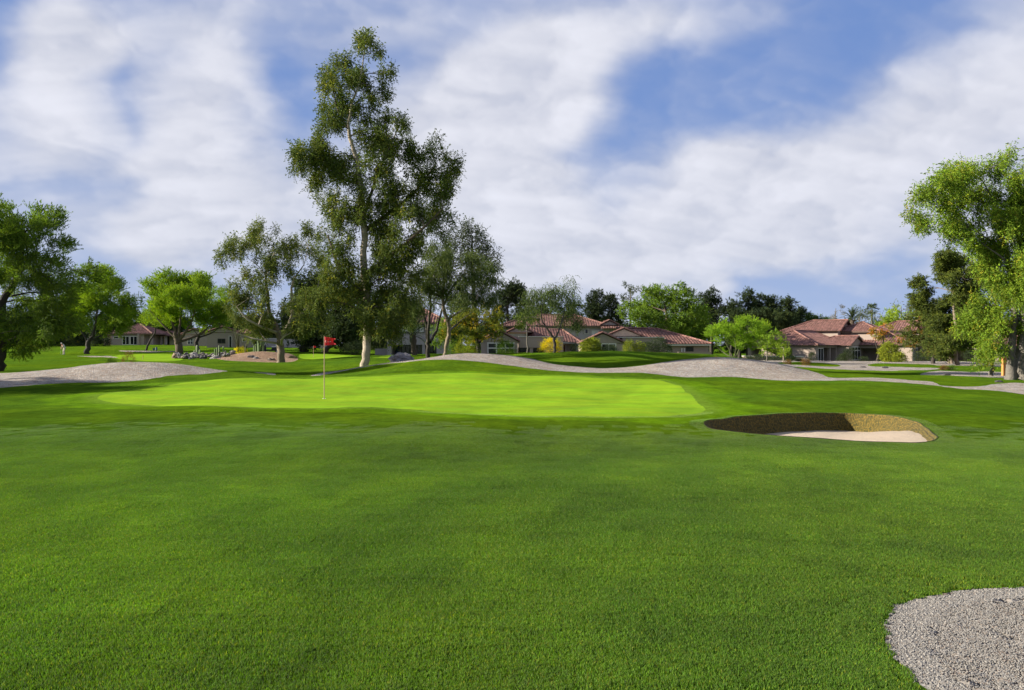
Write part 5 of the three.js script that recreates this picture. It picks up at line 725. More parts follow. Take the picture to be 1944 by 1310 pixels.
// -- the red-roofed villa seen corner-on; local x runs along its front eave, z out of that front
function cornerVilla(px, d, label, wide, flip) {
  const g = house('corner_villa', px, d, -40 * Math.PI / 180, label, HM.stucco), e = 2.45;
  // wing, corner at the origin
  wallPart(g, -10.2, 0, -0.6, e, -13, -8.6); wallPart(g, -10.2, -2.4, -0.6, e, -8.597, -5.2); wallPart(g, -2.397, 0, 2.05, e, -8.597, -3.2); wallPart(g, -3.4, 0, -0.6, e, -3.2 + 0.003, 0); wallPart(g, -10.2, -9.7, -0.6, e, -3.197, 0); wallPart(g, -9.7 + 0.003, -3.403, e - 0.5, e, -0.4, 0);
  hip(g, -10.2, 0, -16, 0, e, 0.4, { axis: 'z', over: 0.5, gable: 'n' });
  glazing(g, 'patio_door', 'e', -3.0, -0.1, 2.2, 2.1, 0, 2, 1, { mat: HM.trim });
  glazing(g, 'patio_door', 'e', -6.6, -0.1, 2.2, 2.0, -2.4, 2, 1, { mat: HM.dark }); part(g, 'pillar', box(-0.4, -0.02, -0.5, 2.047, -6.3, -5.9), HM.stucco);
  // cross roof behind the wing, its gable end looking along local x
  wallPart(g, -8, -0.6, e, e + 0.4, -22, -13.003); hip(g, -8, -0.6, -22, -12, e, 0.4, { axis: 'x', over: 0.5, gable: 'e' });
  // small gabled bay with the tall window
  wallPart(g, 0.003, 1.7, -0.6, e, -16.4, -9.2); hip(g, -4.5, 1.7, -16.4, -9.2, e - 0.05, 0.36, { axis: 'x', gable: 'e', over: 0.4 });
  glazing(g, 'window', 'e', -14.8, 0.1, 4.2, 2.1, 1.7, 3, 1, { split: [0.72], frame: 0.12 });
  wallPart(g, 0.003, 5, -0.6, e, -25, -17.5); hip(g, -0.5, 5, -25, -17.5, e + 0.1, 0.4, { over: 0.4 }); glazing(g, 'window', 'e', -23, 0.4, 3, 1.6, 5, 2, 1);
  // upper storey
  const u = 4.75; wallPart(g, -10, -1.5, e, u, -21, -14.2); hip(g, -10, -1.5, -21, -14.2, u, 0.45, { axis: 'x', over: 0.55, gable: 'e' }); wallPart(g, -1.497, 4, e, u - 0.02, -23, -15.8); hip(g, -2.2, 4, -23, -15.8, u - 0.1, 0.42, { over: 0.5 }); glazing(g, 'window', 'e', -20.5, e + 0.9, 2.2, 1.0, 4, 2, 1);
  if (wide) { part(g, 'patio_wall', box(-9.5, -0.6, -0.8, 0.75, 3.2, 3.6), HM.stone); part(g, 'patio_wall_cap', box(-9.55, -0.55, 0.753, 0.87, 3.15, 3.65), HM.trim); }
  finish(g); return g;
}
cornerVilla(1549, 114, 'red-roofed villa seen corner-on with upper storey and stone patio wall', true);
cornerVilla(1732, 119, 'second corner-on villa half hidden by the orange-leaved tree', false);
cornerVilla(1898, 120, 'third corner-on villa deep in the shade of the broad dark tree', false);
// ---------------------------------------------------------------- shrubs, palms, cacti, rocks
function bush(o) {
  const q = rng(o.seed), d = o.d, base = ground(o.px, d, -0.03), g = thing(o.name ?? 'shrub', base, o.label, o.category ?? 'shrub', o.group), w = o.w * d / F, h = Math.max(0.15, EYE - (o.top - CY) * d / F - base.y), mats = [], cols = [], m = new THREE.Matrix4(), qt = new THREE.Quaternion(), q2 = new THREE.Quaternion(), up = V(0, 1, 0), stems = [];
  const n = Math.round((o.n ?? 60) * Math.max(0.5, w * h)), ph = o.ball ? 0.5 : 0.42, s0 = o.size ?? 0.8;
  for (let i = 0; i < n; i++) {
    const v = V(q() * 2 - 1, q() * 2 - 1, q() * 2 - 1); if (v.lengthSq() > 1) { i--; continue; } v.setLength(Math.pow(v.length(), 0.45)); const k = 1 + 0.22 * n2(v.x * 2 + o.seed, v.y * 2 + v.z);
    const p = V(v.x * w * k, h * (ph + v.y * 0.5 * k), v.z * w * (o.deep ?? 0.8)); p.y = Math.max(0.04, p.y);
    const dir = V(v.x, v.y + 0.7, v.z).add(V(q() - 0.5, q() - 0.5, q() - 0.5).multiplyScalar(0.8)).normalize(), s = s0 * (0.7 + 0.6 * q()); qt.setFromAxisAngle(up, q() * 6.28); q2.setFromUnitVectors(up, dir); m.compose(p, q2.multiply(qt), V(s, s, s)); mats.push(m.clone());
    const t = q(), b = BRIGHT * (0.8 + 0.4 * q()), A = o.colors[0], B = o.colors[1]; cols.push(lin(lerp(A[0], B[0], t) * b, lerp(A[1], B[1], t) * b, lerp(A[2], B[2], t) * b));
    if (i % 8 === 0) stems.push([bend([V((q() - 0.5) * w * 0.4, 0, (q() - 0.5) * w * 0.3), p.clone().multiplyScalar(0.5), p], 3), [0.02, 0.015, 0.01, 0.004]]);
  }
  const st = part(g, 'stems', tubes(stems, 3), BARK.brown); st.userData.kind = 'stuff';
  const f = new THREE.InstancedMesh(SPRAY[o.kind ?? 'shrub'], LEAF, mats.length); f.name = 'foliage'; mats.forEach((x, i) => f.setMatrixAt(i, x)); cols.forEach((c, i) => f.setColorAt(i, c)); f.userData.kind = 'stuff'; f.castShadow = f.receiveShadow = true; g.add(f); return g;
}
const S = { dark: [[0.016, 0.030, 0.010], [0.036, 0.055, 0.014]], mid: [[0.05, 0.11, 0.012], [0.10, 0.18, 0.016]], lime: [[0.11, 0.15, 0.010], [0.22, 0.25, 0.012]], gold: [[0.42, 0.38, 0.006], [0.60, 0.52, 0.008]], grey: [[0.08, 0.11, 0.05], [0.15, 0.18, 0.09]], rust: [[0.10, 0.07, 0.02], [0.20, 0.11, 0.03]] };
[
  [672, 650, 20, 95, S.dark, 'clipped dark hedge beside the tall cream-trunked eucalyptus', 'hedge', { ball: 1, n: 40, size: 1.2 }], [886, 640, 18, 63, S.lime, 'yellow-green bush on the far side of the gravel crest', 'shrub', { kind: 'small', n: 70 }], [866, 648, 12, 64, S.mid, 'loose green bush next to the yellow-green one on the crest', 'shrub', { kind: 'small' }],
  [961, 648, 14, 90, S.mid, 'feathery green bush before the tall white-framed window', 'shrub', { kind: 'small', n: 70, size: 1 }], [1046, 645, 16, 71, S.gold, 'brilliant golden-yellow flowering bush behind the V-shaped trunk', 'shrub', { kind: 'small', n: 110, size: 0.8 }],
  [1122, 641, 18, 84, S.lime, 'tall lime shrub at the foot of the long low house', 'shrub', { kind: 'shrub', n: 90, size: 1.2 }], [1096, 652, 14, 88, S.dark, 'dark evergreen shrub by the red door', 'shrub', { ball: 1 }], [1155, 654, 15, 84, S.grey, 'grey-green shrub below the paired window', 'shrub', {}],
  [1196, 646, 11, 82, S.lime, 'spiky yellow-green shrub between grey shrub and dark hedge', 'shrub', { kind: 'shrub', n: 60, size: 1.1 }], [1214, 650, 10, 82, S.lime, 'spiky yellow-green shrub touching the dark hedge', 'shrub', { kind: 'shrub', n: 60, size: 1.1 }], [1247, 645, 26, 84, S.dark, 'big rounded dark hedge against the parapet wall', 'hedge', { ball: 1, n: 55, size: 1.1 }],
  [1440, 674, 26, 94, S.dark, 'low clipped dark hedge under the lime palo verde', 'hedge', { ball: 1, n: 70 }], [1478, 675, 18, 95, S.dark, 'low dark hedge behind the pale-stemmed sapling', 'hedge', { ball: 1, n: 70 }], [1501, 676, 10, 93, [[0.03, 0.06, 0.012], [0.06, 0.10, 0.016]], 'ball-clipped shrub before the stone patio wall', 'shrub', { ball: 1, n: 90 }], [1518, 682, 5, 92, S.dark, 'tiny ball shrub before the stone patio wall', 'shrub', { ball: 1, n: 120, size: 0.5 }],
  [1529, 683, 6, 76, S.rust, 'small dead brown shrub at the edge of the gravel', 'shrub', { n: 80, size: 0.6, kind: 'small' }], [1495, 685, 5, 80, S.rust, 'low brown tuft on the narrow lawn strip', 'shrub', { n: 80, size: 0.5, kind: 'small' }], [1362, 673, 6, 62, S.rust, 'dry weed on top of the gravel mound', 'shrub', { n: 40, size: 0.5, kind: 'small' }],
  [1543, 668, 7, 108, S.dark, 'dark shrub at the end of the stone patio wall', 'shrub', { n: 60 }], [1600, 672, 10, 108, S.dark, 'dark planting beside the patio pillar', 'shrub', { n: 60 }], [1612, 664, 9, 105, S.dark, 'spiky dark shrub under the small gabled bay', 'shrub', { kind: 'small', n: 60, size: 1.2 }], [1640, 676, 10, 104, S.dark, 'dark planting below the tall bay window', 'shrub', { n: 60 }],
  [1690, 648, 18, 92, S.lime, 'tall yellow-leaved bush by the leaning orange tree', 'shrub', { kind: 'shrub', n: 70, size: 1.3 }], [1708, 668, 10, 90, S.lime, 'smaller yellow-green bush beside the tall yellow-leaved one', 'shrub', { kind: 'shrub', n: 80, size: 1.1 }],
  [1790, 660, 20, 104, S.dark, 'deep dark shrub bank behind the three pale trunks', 'shrub', { ball: 1, n: 40, size: 1.3 }], [1850, 664, 18, 106, S.dark, 'dark shrub bank against the shaded villa', 'shrub', { ball: 1, n: 40, size: 1.3 }], [1748, 668, 14, 106, S.dark, 'dark undergrowth below the rusty-tipped tree', 'shrub', { n: 40, size: 1.2 }],
  [1793, 697, 5, 64, S.rust, 'reddish weed on the narrow gravel tongue', 'shrub', { n: 90, size: 0.45, kind: 'small' }], [1807, 696, 4, 64, S.mid, 'small green weed on the narrow gravel tongue', 'shrub', { n: 90, size: 0.45, kind: 'small' }], [1876, 694, 6, 63, S.mid, 'low green plant in the shade by the orange post', 'shrub', { n: 70, size: 0.5, kind: 'small' }], [1962, 690, 22, 56, S.mid, 'leafy bush behind the iron fence', 'shrub', { n: 50, size: 1 }],
  [212, 682, 6, 50, S.mid, 'sparse weed on the back slope of the gravel mound', 'shrub', { n: 60, size: 0.45, kind: 'small' }], [244, 668, 8, 66, S.rust, 'reddish sapling shrub in the lawn beyond the gravel mound', 'shrub', { n: 50, size: 0.6, kind: 'small' }], [455, 658, 12, 92, S.gold, 'low yellow flowers growing among the cacti', 'shrub', { n: 90, size: 0.6 }],
  [180, 637, 10, 150, S.dark, 'round dark shrub by the cream side wall', 'shrub', { ball: 1, n: 40, size: 1.4 }], [200, 640, 9, 150, S.dark, 'second dark shrub near the villa corner', 'shrub', { ball: 1, n: 40, size: 1.4 }], [60, 655, 34, 118, [[0.07, 0.10, 0.014], [0.15, 0.17, 0.02]], 'loose olive shrub in the thicket shade', 'shrub', { n: 24, size: 1.2 }], [430, 684, 7, 82, S.dark, 'dark low shrub at the edge of the cactus knoll', 'shrub', { n: 60, size: 0.6 }], [556, 677, 8, 83, S.dark, 'flat dark shrub behind the pale-limbed gum', 'shrub', { n: 70, size: 0.6 }],
].forEach(([px, top, w, d, colors, label, category, x], i) => bush({ seed: 300 + i, px, top, w, d, colors, label, category, name: category, ...x }));

// palms: every frond its own part
function frond(L, w, arch, seed, fan) {
  const q = rng(seed), pos = [], n = fan ? 16 : 26, pts = []; for (let i = 0; i <= 12; i++) { const t = i / 12; pts.push(V(0, Math.sin(t * 1.5) * L * arch[0] - t * t * L * arch[1], t * L * (1 - 0.12 * t))); }
  const tri = (a, b, c) => pos.push(a.x, a.y, a.z, b.x, b.y, b.z, c.x, c.y, c.z);
  for (let i = 0; i < 12; i++) { const r = 0.035 * (1 - i / 13) * L / 2.4, a = pts[i], b = pts[i + 1]; tri(V(a.x - r, a.y, a.z), V(a.x + r, a.y, a.z), b); tri(V(a.x, a.y - r, a.z), V(a.x, a.y + r, a.z), b); }
  for (let i = 0; i < n; i++) for (const s of [-1, 1]) { const t = fan ? 0.75 : 0.14 + 0.84 * i / n, k = Math.min(11, Math.floor(t * 12)), p = pts[k].clone().lerp(pts[k + 1], t * 12 - k), a = fan ? i / n * 1.5 : 0.75 - 0.25 * t, l = fan ? L * 0.55 : w * Math.sin(Math.PI * (0.12 + 0.8 * t)) * (0.85 + 0.3 * q()), e = V(p.x + s * Math.sin(a) * l, p.y + (fan ? -0.15 * l * a : 0.16 * l - 0.1 * q() * l), p.z + Math.cos(a) * l), h = fan ? 0.05 : 0.03 * L / 2.4; tri(p.clone().add(V(0, 0, -h)), p.clone().add(V(0, 0.01, h)), e); }
  return soup(pos);
}
function palm(o) {
  const base = ground(o.px, o.d, -0.05), g = thing('palm_tree', base, o.label, 'palm tree'), q = rng(o.seed), m = o.d / F, top = EYE - (o.top - CY) * m - base.y, hx = (o.hx - o.px) * m, tr = [V(0, -0.1, 0), V(hx * 0.3, top * 0.4, 0), V(hx, top, 0)], c = bend(tr, 14);
  part(g, 'trunk', tubes([[c, c.map((_, i) => o.r * (1.1 - 0.2 * i / 14) * (i % 2 ? 1.08 : 0.96) * (i > 9 && !o.fan ? 1.35 : 1))]], 10), o.bark);
  const shapes = [0, 1, 2].map((k) => frond(o.L, o.w, o.arch, o.seed + k, o.fan)), mat = leafy(0.25, { color: lin(...o.color) });
  for (let i = 0; i < o.n; i++) { const f = part(g, 'frond', shapes[i % 3], mat); f.position.set(hx, top, 0); const up = o.up[0] + (o.up[1] - o.up[0]) * (i / o.n); f.rotation.set(-up + (q() - 0.5) * 0.2, i * 2.399, (q() - 0.5) * 0.3, 'YXZ'); const s = 0.8 + 0.35 * q(); f.scale.set(s, s, s); }
  return g;
}
palm({ seed: 401, px: 787, hx: 783, d: 76, top: 636, r: 0.24, n: 34, L: 2.9, w: 0.5, arch: [0.25, 0.35], up: [-0.5, 1.35], color: [0.045, 0.07, 0.018], bark: BARK.brown, label: 'short stout date palm before the pale two-storey house' });
palm({ seed: 402, px: 1618, hx: 1618, d: 140, top: 607, r: 0.3, n: 28, L: 3.0, w: 0.55, arch: [0.3, 0.35], up: [0, 1.3], color: [0.05, 0.075, 0.022], bark: BARK.brown, label: 'date palm crown showing over the red villa ridge' });
palm({ seed: 403, px: 1656, hx: 1655, d: 170, top: 588, r: 0.22, n: 34, L: 1.35, w: 0.5, arch: [0.15, 0.3], up: [-0.9, 1.3], color: [0.035, 0.055, 0.018], fan: true, bark: BARK.grey, label: 'tall thin fan palm against the sky beyond the villas' });

// cacti
const cactusMat = std(lin(0.10, 0.15, 0.055), 0.85), cactusPale = std(lin(0.22, 0.26, 0.14), 0.85);
function column(h, r, seed) { const g = new THREE.CylinderGeometry(r * 0.9, r, h, 18, 10), p = g.attributes.position, v = V(); for (let i = 0; i < p.count; i++) { v.fromBufferAttribute(p, i); const a = Math.atan2(v.z, v.x), t = v.y / h + 0.5, k = (1 + 0.14 * Math.cos(a * 9)) * (t > 0.88 ? Math.sqrt(Math.max(0.02, 1 - Math.pow((t - 0.88) / 0.125, 2))) : 1); p.setXYZ(i, v.x * k + 0.05 * h * t * t * n2(seed, 1), v.y + h / 2, v.z * k + 0.05 * h * t * t * n2(seed, 2)); } g.computeVertexNormals(); return g; }
function cactus(px, d, cols, label, mat) { const g = thing('cactus', ground(px, d, -0.05), label, 'cactus'); cols.forEach(([x, z, h, r], i) => { const c = part(g, 'column', column(h, r, px + i * 3.7), mat ?? cactusMat); c.position.set(x, 0, z); }); return g; }
cactus(492, 88, [[-0.35, 0, 1.0, 0.12], [-0.05, 0.1, 1.9, 0.13], [0.25, -0.1, 1.7, 0.12], [0.5, 0.15, 1.2, 0.11], [-0.6, -0.1, 0.8, 0.1], [0.1, 0.4, 1.1, 0.1]], 'clustered organ-pipe cactus on top of the gravel knoll');
cactus(408, 84, [[0, 0, 1.1, 0.1], [0.25, 0.1, 1.25, 0.1], [0.45, -0.1, 0.9, 0.09]], 'dark upright cactus at the corner of the rock border');
cactus(416, 95, [[0, 0, 1.1, 0.09]], 'single pale columnar cactus behind the rocks', cactusPale); cactus(424, 95, [[0, 0, 1.05, 0.09], [0.25, 0, 0.55, 0.07]], 'pale columnar cactus with one short arm behind the rocks', cactusPale);
cactus(374, 92, [[0, 0, 1.3, 0.13], [0.35, 0.1, 0.8, 0.1], [-0.3, 0, 0.7, 0.1], [0.7, 0, 0.5, 0.09]], 'grey-green branching cactus above the rock border', cactusPale);
for (const [px, d, n, label] of [[452, 92, 22, 'tall ocotillo fanning thin grey wands behind the knoll'], [466, 93, 9, 'short ocotillo with few dark wands beside the taller one']]) {
  const g = thing('ocotillo', ground(px, d, -0.03), label, 'ocotillo'), q = rng(px); for (let i = 0; i < n; i++) { const a = q() * 6.28, s = 0.2 + 0.8 * q(), H = (n > 12 ? 3.0 : 1.7) * (0.7 + 0.4 * q()), pts = bend([V(0, 0, 0), V(Math.cos(a) * s * 0.3, H * 0.5, Math.sin(a) * s * 0.3), V(Math.cos(a) * s, H, Math.sin(a) * s)], 6); part(g, 'wand', tubes([[pts, [0.035, 0.033, 0.03, 0.027, 0.024, 0.02, 0.01]]], 4), BARK.olive); }
}
// rocks
const rockT = (() => { const b = wrapNoise(71); return tex(256, (u, v) => clamp(0.75 + 0.22 * b(u, v, 6) + 0.3 * b(u, v, 30) + 0.2 * (gr() - 0.5), 0.1, 1)); })(), rockB = (() => { const b = wrapNoise(73); return tex(256, (u, v) => 0.5 + 0.35 * b(u, v, 8) + 0.3 * b(u, v, 28), false); })();
const rockMat = (c) => std(lin(...c), 0.95, { map: rockT, bumpMap: rockB, bumpScale: 0.06 });
function rock(seed, sx, sy, sz, det = 3, rough = 0.34) { const g = new THREE.IcosahedronGeometry(1, det), p = g.attributes.position, v = V(), uv = new Float32Array(p.count * 2); for (let i = 0; i < p.count; i++) { v.fromBufferAttribute(p, i).normalize(); const k = 1 + rough * n3(v.x * 1.2 + seed * 9, v.y * 1.2, v.z * 1.2) + rough * 0.45 * Math.abs(n3(v.x * 3 + seed, v.y * 3, v.z * 3)) + 0.06 * n3(v.x * 8, v.y * 8 + seed, v.z * 8); uv[i * 2] = v.x + v.z * 0.7; uv[i * 2 + 1] = v.y + v.z * 0.4; p.setXYZ(i, v.x * sx * k, Math.max(-0.4, v.y) * sy * k, v.z * sz * k); } g.setAttribute('uv', new THREE.BufferAttribute(uv, 2)); g.computeVertexNormals(); return g; }
{
  const b = part(scene, numbered('boulder'), rock(2, 0.74, 0.40, 0.55, 10, 0.3), rockMat([0.34, 0.31, 0.31])); b.position.copy(ground(763, 53.6, 0.12)); tag(b, 'large rugged grey boulder at the end of the gravel ridge', 'boulder');
  const kinds = [0, 1, 2, 3, 4].map((k) => rock(10 + k, 1, 0.75, 0.85, 2, 0.45)), mats = [[0.40, 0.33, 0.27], [0.28, 0.25, 0.25], [0.46, 0.42, 0.39], [0.17, 0.15, 0.15], [0.50, 0.36, 0.24]].map(rockMat), q = rng(61);
  for (let i = 0; i < 96; i++) {
    const t = q(), px = lerp(327, 446, t) + (q() - 0.5) * 4, d = lerp(86, 90, q()) - 2 * t + (t > 0.6 ? 4 * (t - 0.6) : 0), k = Math.floor(q() * 5), s = 0.11 + 0.20 * q() * (1 - 0.4 * t), m = new THREE.Mesh(kinds[k], px < 336 ? mats[4] : mats[Math.floor(q() * 4)]); m.name = numbered('border_rock');
    m.position.copy(ground(px, d, s * 0.3 + (q() < 0.4 ? 0.2 : 0))); m.rotation.set(q() * 0.6, q() * 6.28, q() * 0.6); m.scale.set(s * 1.3, s, s); m.castShadow = m.receiveShadow = true; scene.add(m); tag(m, 'jumbled rock in the stone border of the cactus garden', 'rock', 'rocks bordering the cactus garden');
  }
  for (const [px, d, s, c, label] of [[477, 80.5, 0.26, 3, 'dark rock lying on the gravel cactus knoll'], [486, 80, 0.2, 2, 'pale rock beside the dark one on the cactus knoll'], [515, 79, 0.26, 0, 'brown rock near the base of the pale-limbed gum'], [410, 81.5, 0.36, 2, 'flat pale rock at the foot of the dark cactus'], [1638, 70, 0.18, 3, 'small dark stone on the far gravel flat'], [1680, 69, 0.18, 3, 'small dark stone near the narrow lawn island'], [1797, 50.7, 0.14, 3, 'little dark stone at the gravel edge before the three trunks'], [1896, 42.5, 0.13, 3, 'little dark stone on the grass below the eucalyptus clump']]) { const m = part(scene, numbered('stone'), kinds[c], mats[c]); m.position.copy(ground(px, d, s * 0.2)); m.scale.set(s * 1.4, s * 0.8, s); tag(m, label, 'rock'); }
}
// ---------------------------------------------------------------- flagsticks
function flagstick(px, d, h, w, label, name, mark) {
  const g = thing(name, ground(px, d), label, 'flagstick'), r = mark ? 0.014 : 0.02;
  part(g, 'pole', tubes([[[V(0, -0.12, 0), V(0, h * 0.5, 0), V(0, h - 0.01, 0), V(0, h, 0)], [r, r, r * 0.8, r * 0.3]]], 12), std(lin(0.50, 0.30, 0.22), 0.4));
  const pos = [], idx = [], nu = 22, nv = 8, flagH = w * 0.72, zig = (u) => 0.035 * Math.sin(u * 7.5 + 0.6) * u + 0.02 * Math.sin(u * 15);
  for (let side = 0; side < 2; side++) for (let i = 0; i <= nu; i++) for (let j = 0; j <= nv; j++) { const v = j / nv, notch = 0.34 * (1 - Math.abs(v - 0.45) / 0.55), u = i / nu * (1 - Math.max(0, notch)), droop = 0.30 * u, taper = lerp(1, 0.62, u); pos.push(r * 0.6 + u * w, h - 0.02 - flagH * (0.5 + (v - 0.5) * taper) - droop * flagH * 0.18, zig(u) + 0.02 * Math.sin(v * 5 + u * 4) * u + (side ? -0.0015 : 0.0015)); }
  const N = (nu + 1) * (nv + 1); for (let s = 0; s < 2; s++) for (let i = 0; i < nu; i++) for (let j = 0; j < nv; j++) { const a = s * N + i * (nv + 1) + j, b = a + 1, c = a + nv + 1, e = c + 1; if (s) idx.push(a, c, b, b, c, e); else idx.push(a, b, c, b, e, c); }
  const fg = new THREE.BufferGeometry(); fg.setAttribute('position', new THREE.Float32BufferAttribute(pos, 3)); fg.setIndex(idx); fg.computeVertexNormals();
  const flag = part(g, 'flag', fg, new THREE.MeshPhysicalMaterial({ color: lin(0.72, 0.006, 0.02), roughness: 0.9, transmission: 0.45, thickness: 0, side: THREE.DoubleSide }));
  if (mark) {                                                         // pale script embroidered on the cloth
    const m = std(lin(0.85, 0.75, 0.75), 0.8), cy = h - 0.02 - flagH * 0.53, s = w * 0.06; let x = w * 0.15; const marks = [];
    for (const k of [0, 1, 2, 3]) { const pts = []; for (let i = 0; i <= 10; i++) { const a = i / 10 * (k === 0 ? 4.6 : 3.4) + 0.8 + k; const px_ = x + s * Math.cos(a) * (k ? 0.55 : 0.9), u = px_ / w; pts.push(V(px_, cy + s * Math.sin(a) * (k ? 0.6 : 1) + (k === 3 ? s * 0.3 : 0) - 0.05 * u * flagH, zig(u) + 0.02 * Math.sin(2.6 + u * 4) * u + 0.006)); } marks.push([pts, pts.map(() => 0.0045)]); x += s * 1.9; }
    part(flag, 'emblem', tubes(marks, 4), m); const cup = new THREE.CylinderGeometry(0.054, 0.054, 0.02, 24, 1, true); const cm = part(g, 'cup', cup, std(lin(0.7, 0.7, 0.68), 0.6, { side: THREE.DoubleSide })); cm.position.y = 0.0;
  }
  return g;
}
flagstick(615.5, 27, 2.12, 0.42, 'red swallow-tailed flag on a pale pole standing in the near green', 'golf_flag', true);
flagstick(595, 86, 1.25, 0.30, 'small red flag on the distant green under the dark trees', 'golf_flag', false);
flagstick(271, 82, 0.45, 0.12, 'tiny practice pin on the far pale green beyond the mound', 'golf_flag', false);
{ // yellow marker post and blue tee markers
  const p = thing('marker_post', ground(611, 100), 'pale yellow marker post near the small distant red flag', 'marker'); part(p, 'post', box(-0.05, 0.05, -0.1, 0.75, -0.05, 0.05), std(lin(0.5, 0.45, 0.3), 0.8)); part(p, 'plate', box(-0.12, 0.12, 0.45, 0.8, 0.053, 0.08), std(lin(0.62, 0.60, 0.35), 0.7));
  for (const [px, d, k] of [[292, 116, 'short'], [297, 119, 'taller']]) { const t = thing('tee_marker', ground(px, d), k + ' blue tee marker on the lawn before the porch', 'tee marker', 'blue tee markers'); part(t, 'stake', box(-0.03, 0.03, -0.1, 0.25, -0.03, 0.03), HM.dark); part(t, 'block', new THREE.CylinderGeometry(0.12, 0.15, k === 'short' ? 0.3 : 0.45, 10).translate(0, 0.36, 0), HM.blue); }
  // orange post and iron fence by the eucalyptus clump
  const o = thing('gate_post', ground(1906, 52), 'orange-brown wooden post beside the thick eucalyptus trunks', 'post'); part(o, 'shaft', box(-0.11, 0.11, -0.2, 1.15, -0.11, 0.11), std(lin(0.52, 0.24, 0.06), 0.85, { map: barkTex })); part(o, 'cap', box(-0.14, 0.14, 1.153, 1.22, -0.14, 0.14), std(lin(0.45, 0.2, 0.06), 0.85));
  const f = thing('iron_fence', ground(1965, 60), 'rusty iron picket fence beyond the eucalyptus clump', 'fence'); const fm = std(lin(0.10, 0.06, 0.035), 0.7); for (const y of [0.15, 1.1]) part(f, 'rail', box(-1.6, 2.4, y, y + 0.04, -0.02, 0.02), fm); for (let x = -1.6; x < 2.41; x += 0.16) part(f, 'picket', box(x, x + 0.02, 0, 1.2, 0.021, 0.04), fm); for (const x of [-1.66, 0.4, 2.44]) part(f, 'fence_post', box(x, x + 0.06, -0.1, 1.3, -0.08, -0.022), fm);
}
{ // golf cart parked in the shade behind the cactus knoll
  const g = thing('golf_cart', ground(514, 97), 'white-seated golf cart parked in shade behind the cactus knoll', 'golf cart'); g.rotation.y = 0.25; const w = std(lin(0.62, 0.61, 0.58), 0.4), k = std(lin(0.02, 0.02, 0.022), 0.7), seat = std(lin(0.7, 0.68, 0.64), 0.6);
  const s = new THREE.Shape(); s.moveTo(-1.15, 0.32); s.lineTo(-1.2, 0.55); s.quadraticCurveTo(-1.1, 0.85, -0.75, 0.95); s.lineTo(-0.62, 0.95); s.lineTo(-0.55, 0.42); s.lineTo(0.1, 0.42); s.lineTo(0.2, 0.68); s.lineTo(1.0, 0.72); s.lineTo(1.15, 0.6); s.lineTo(1.12, 0.32); s.closePath();
  const bg = new THREE.ExtrudeGeometry(s, { depth: 1.0, bevelEnabled: true, bevelSize: 0.03, bevelThickness: 0.04, bevelSegments: 2 }); bg.translate(0, 0, -0.5); part(g, 'body', bg, k);
  part(g, 'seat', box(0.12, 0.62, 0.74, 0.86, -0.5, 0.5), seat); const bk = part(g, 'backrest', box(-0.05, 0.05, 0, 0.5, -0.5, 0.5), seat); bk.position.set(0.62, 0.86, 0); bk.rotation.z = -0.2;
  const rf = new THREE.Shape(); rf.moveTo(-0.75, 0); rf.quadraticCurveTo(0.15, 0.1, 1.05, 0); rf.lineTo(1.05, 0.05); rf.quadraticCurveTo(0.15, 0.16, -0.75, 0.05); rf.closePath(); const rg = new THREE.ExtrudeGeometry(rf, { depth: 1.1, bevelEnabled: false }); rg.translate(0, 1.72, -0.55); part(g, 'canopy', rg, w);
  for (const z of [-0.48, 0.48]) { part(g, 'strut', tubes([[[V(-0.72, 0.95, z), V(-0.5, 1.74, z)], [0.02, 0.02]]], 6), w); part(g, 'strut', tubes([[[V(1.0, 0.72, z), V(0.9, 1.74, z)], [0.02, 0.02]]], 6), w); }
  part(g, 'steering_wheel', new THREE.TorusGeometry(0.16, 0.02, 8, 18).rotateY(Math.PI / 2).rotateZ(0.5).translate(-0.35, 1.05, 0.22), k);
  for (const x of [-0.8, 0.75]) for (const z of [-0.52, 0.52]) { const wh = part(g, 'wheel', new THREE.TorusGeometry(0.17, 0.075, 10, 20), k); wh.position.set(x, 0.245, z); part(wh, 'rim', new THREE.CylinderGeometry(0.12, 0.12, 0.09, 14).rotateX(Math.PI / 2), w); }
}
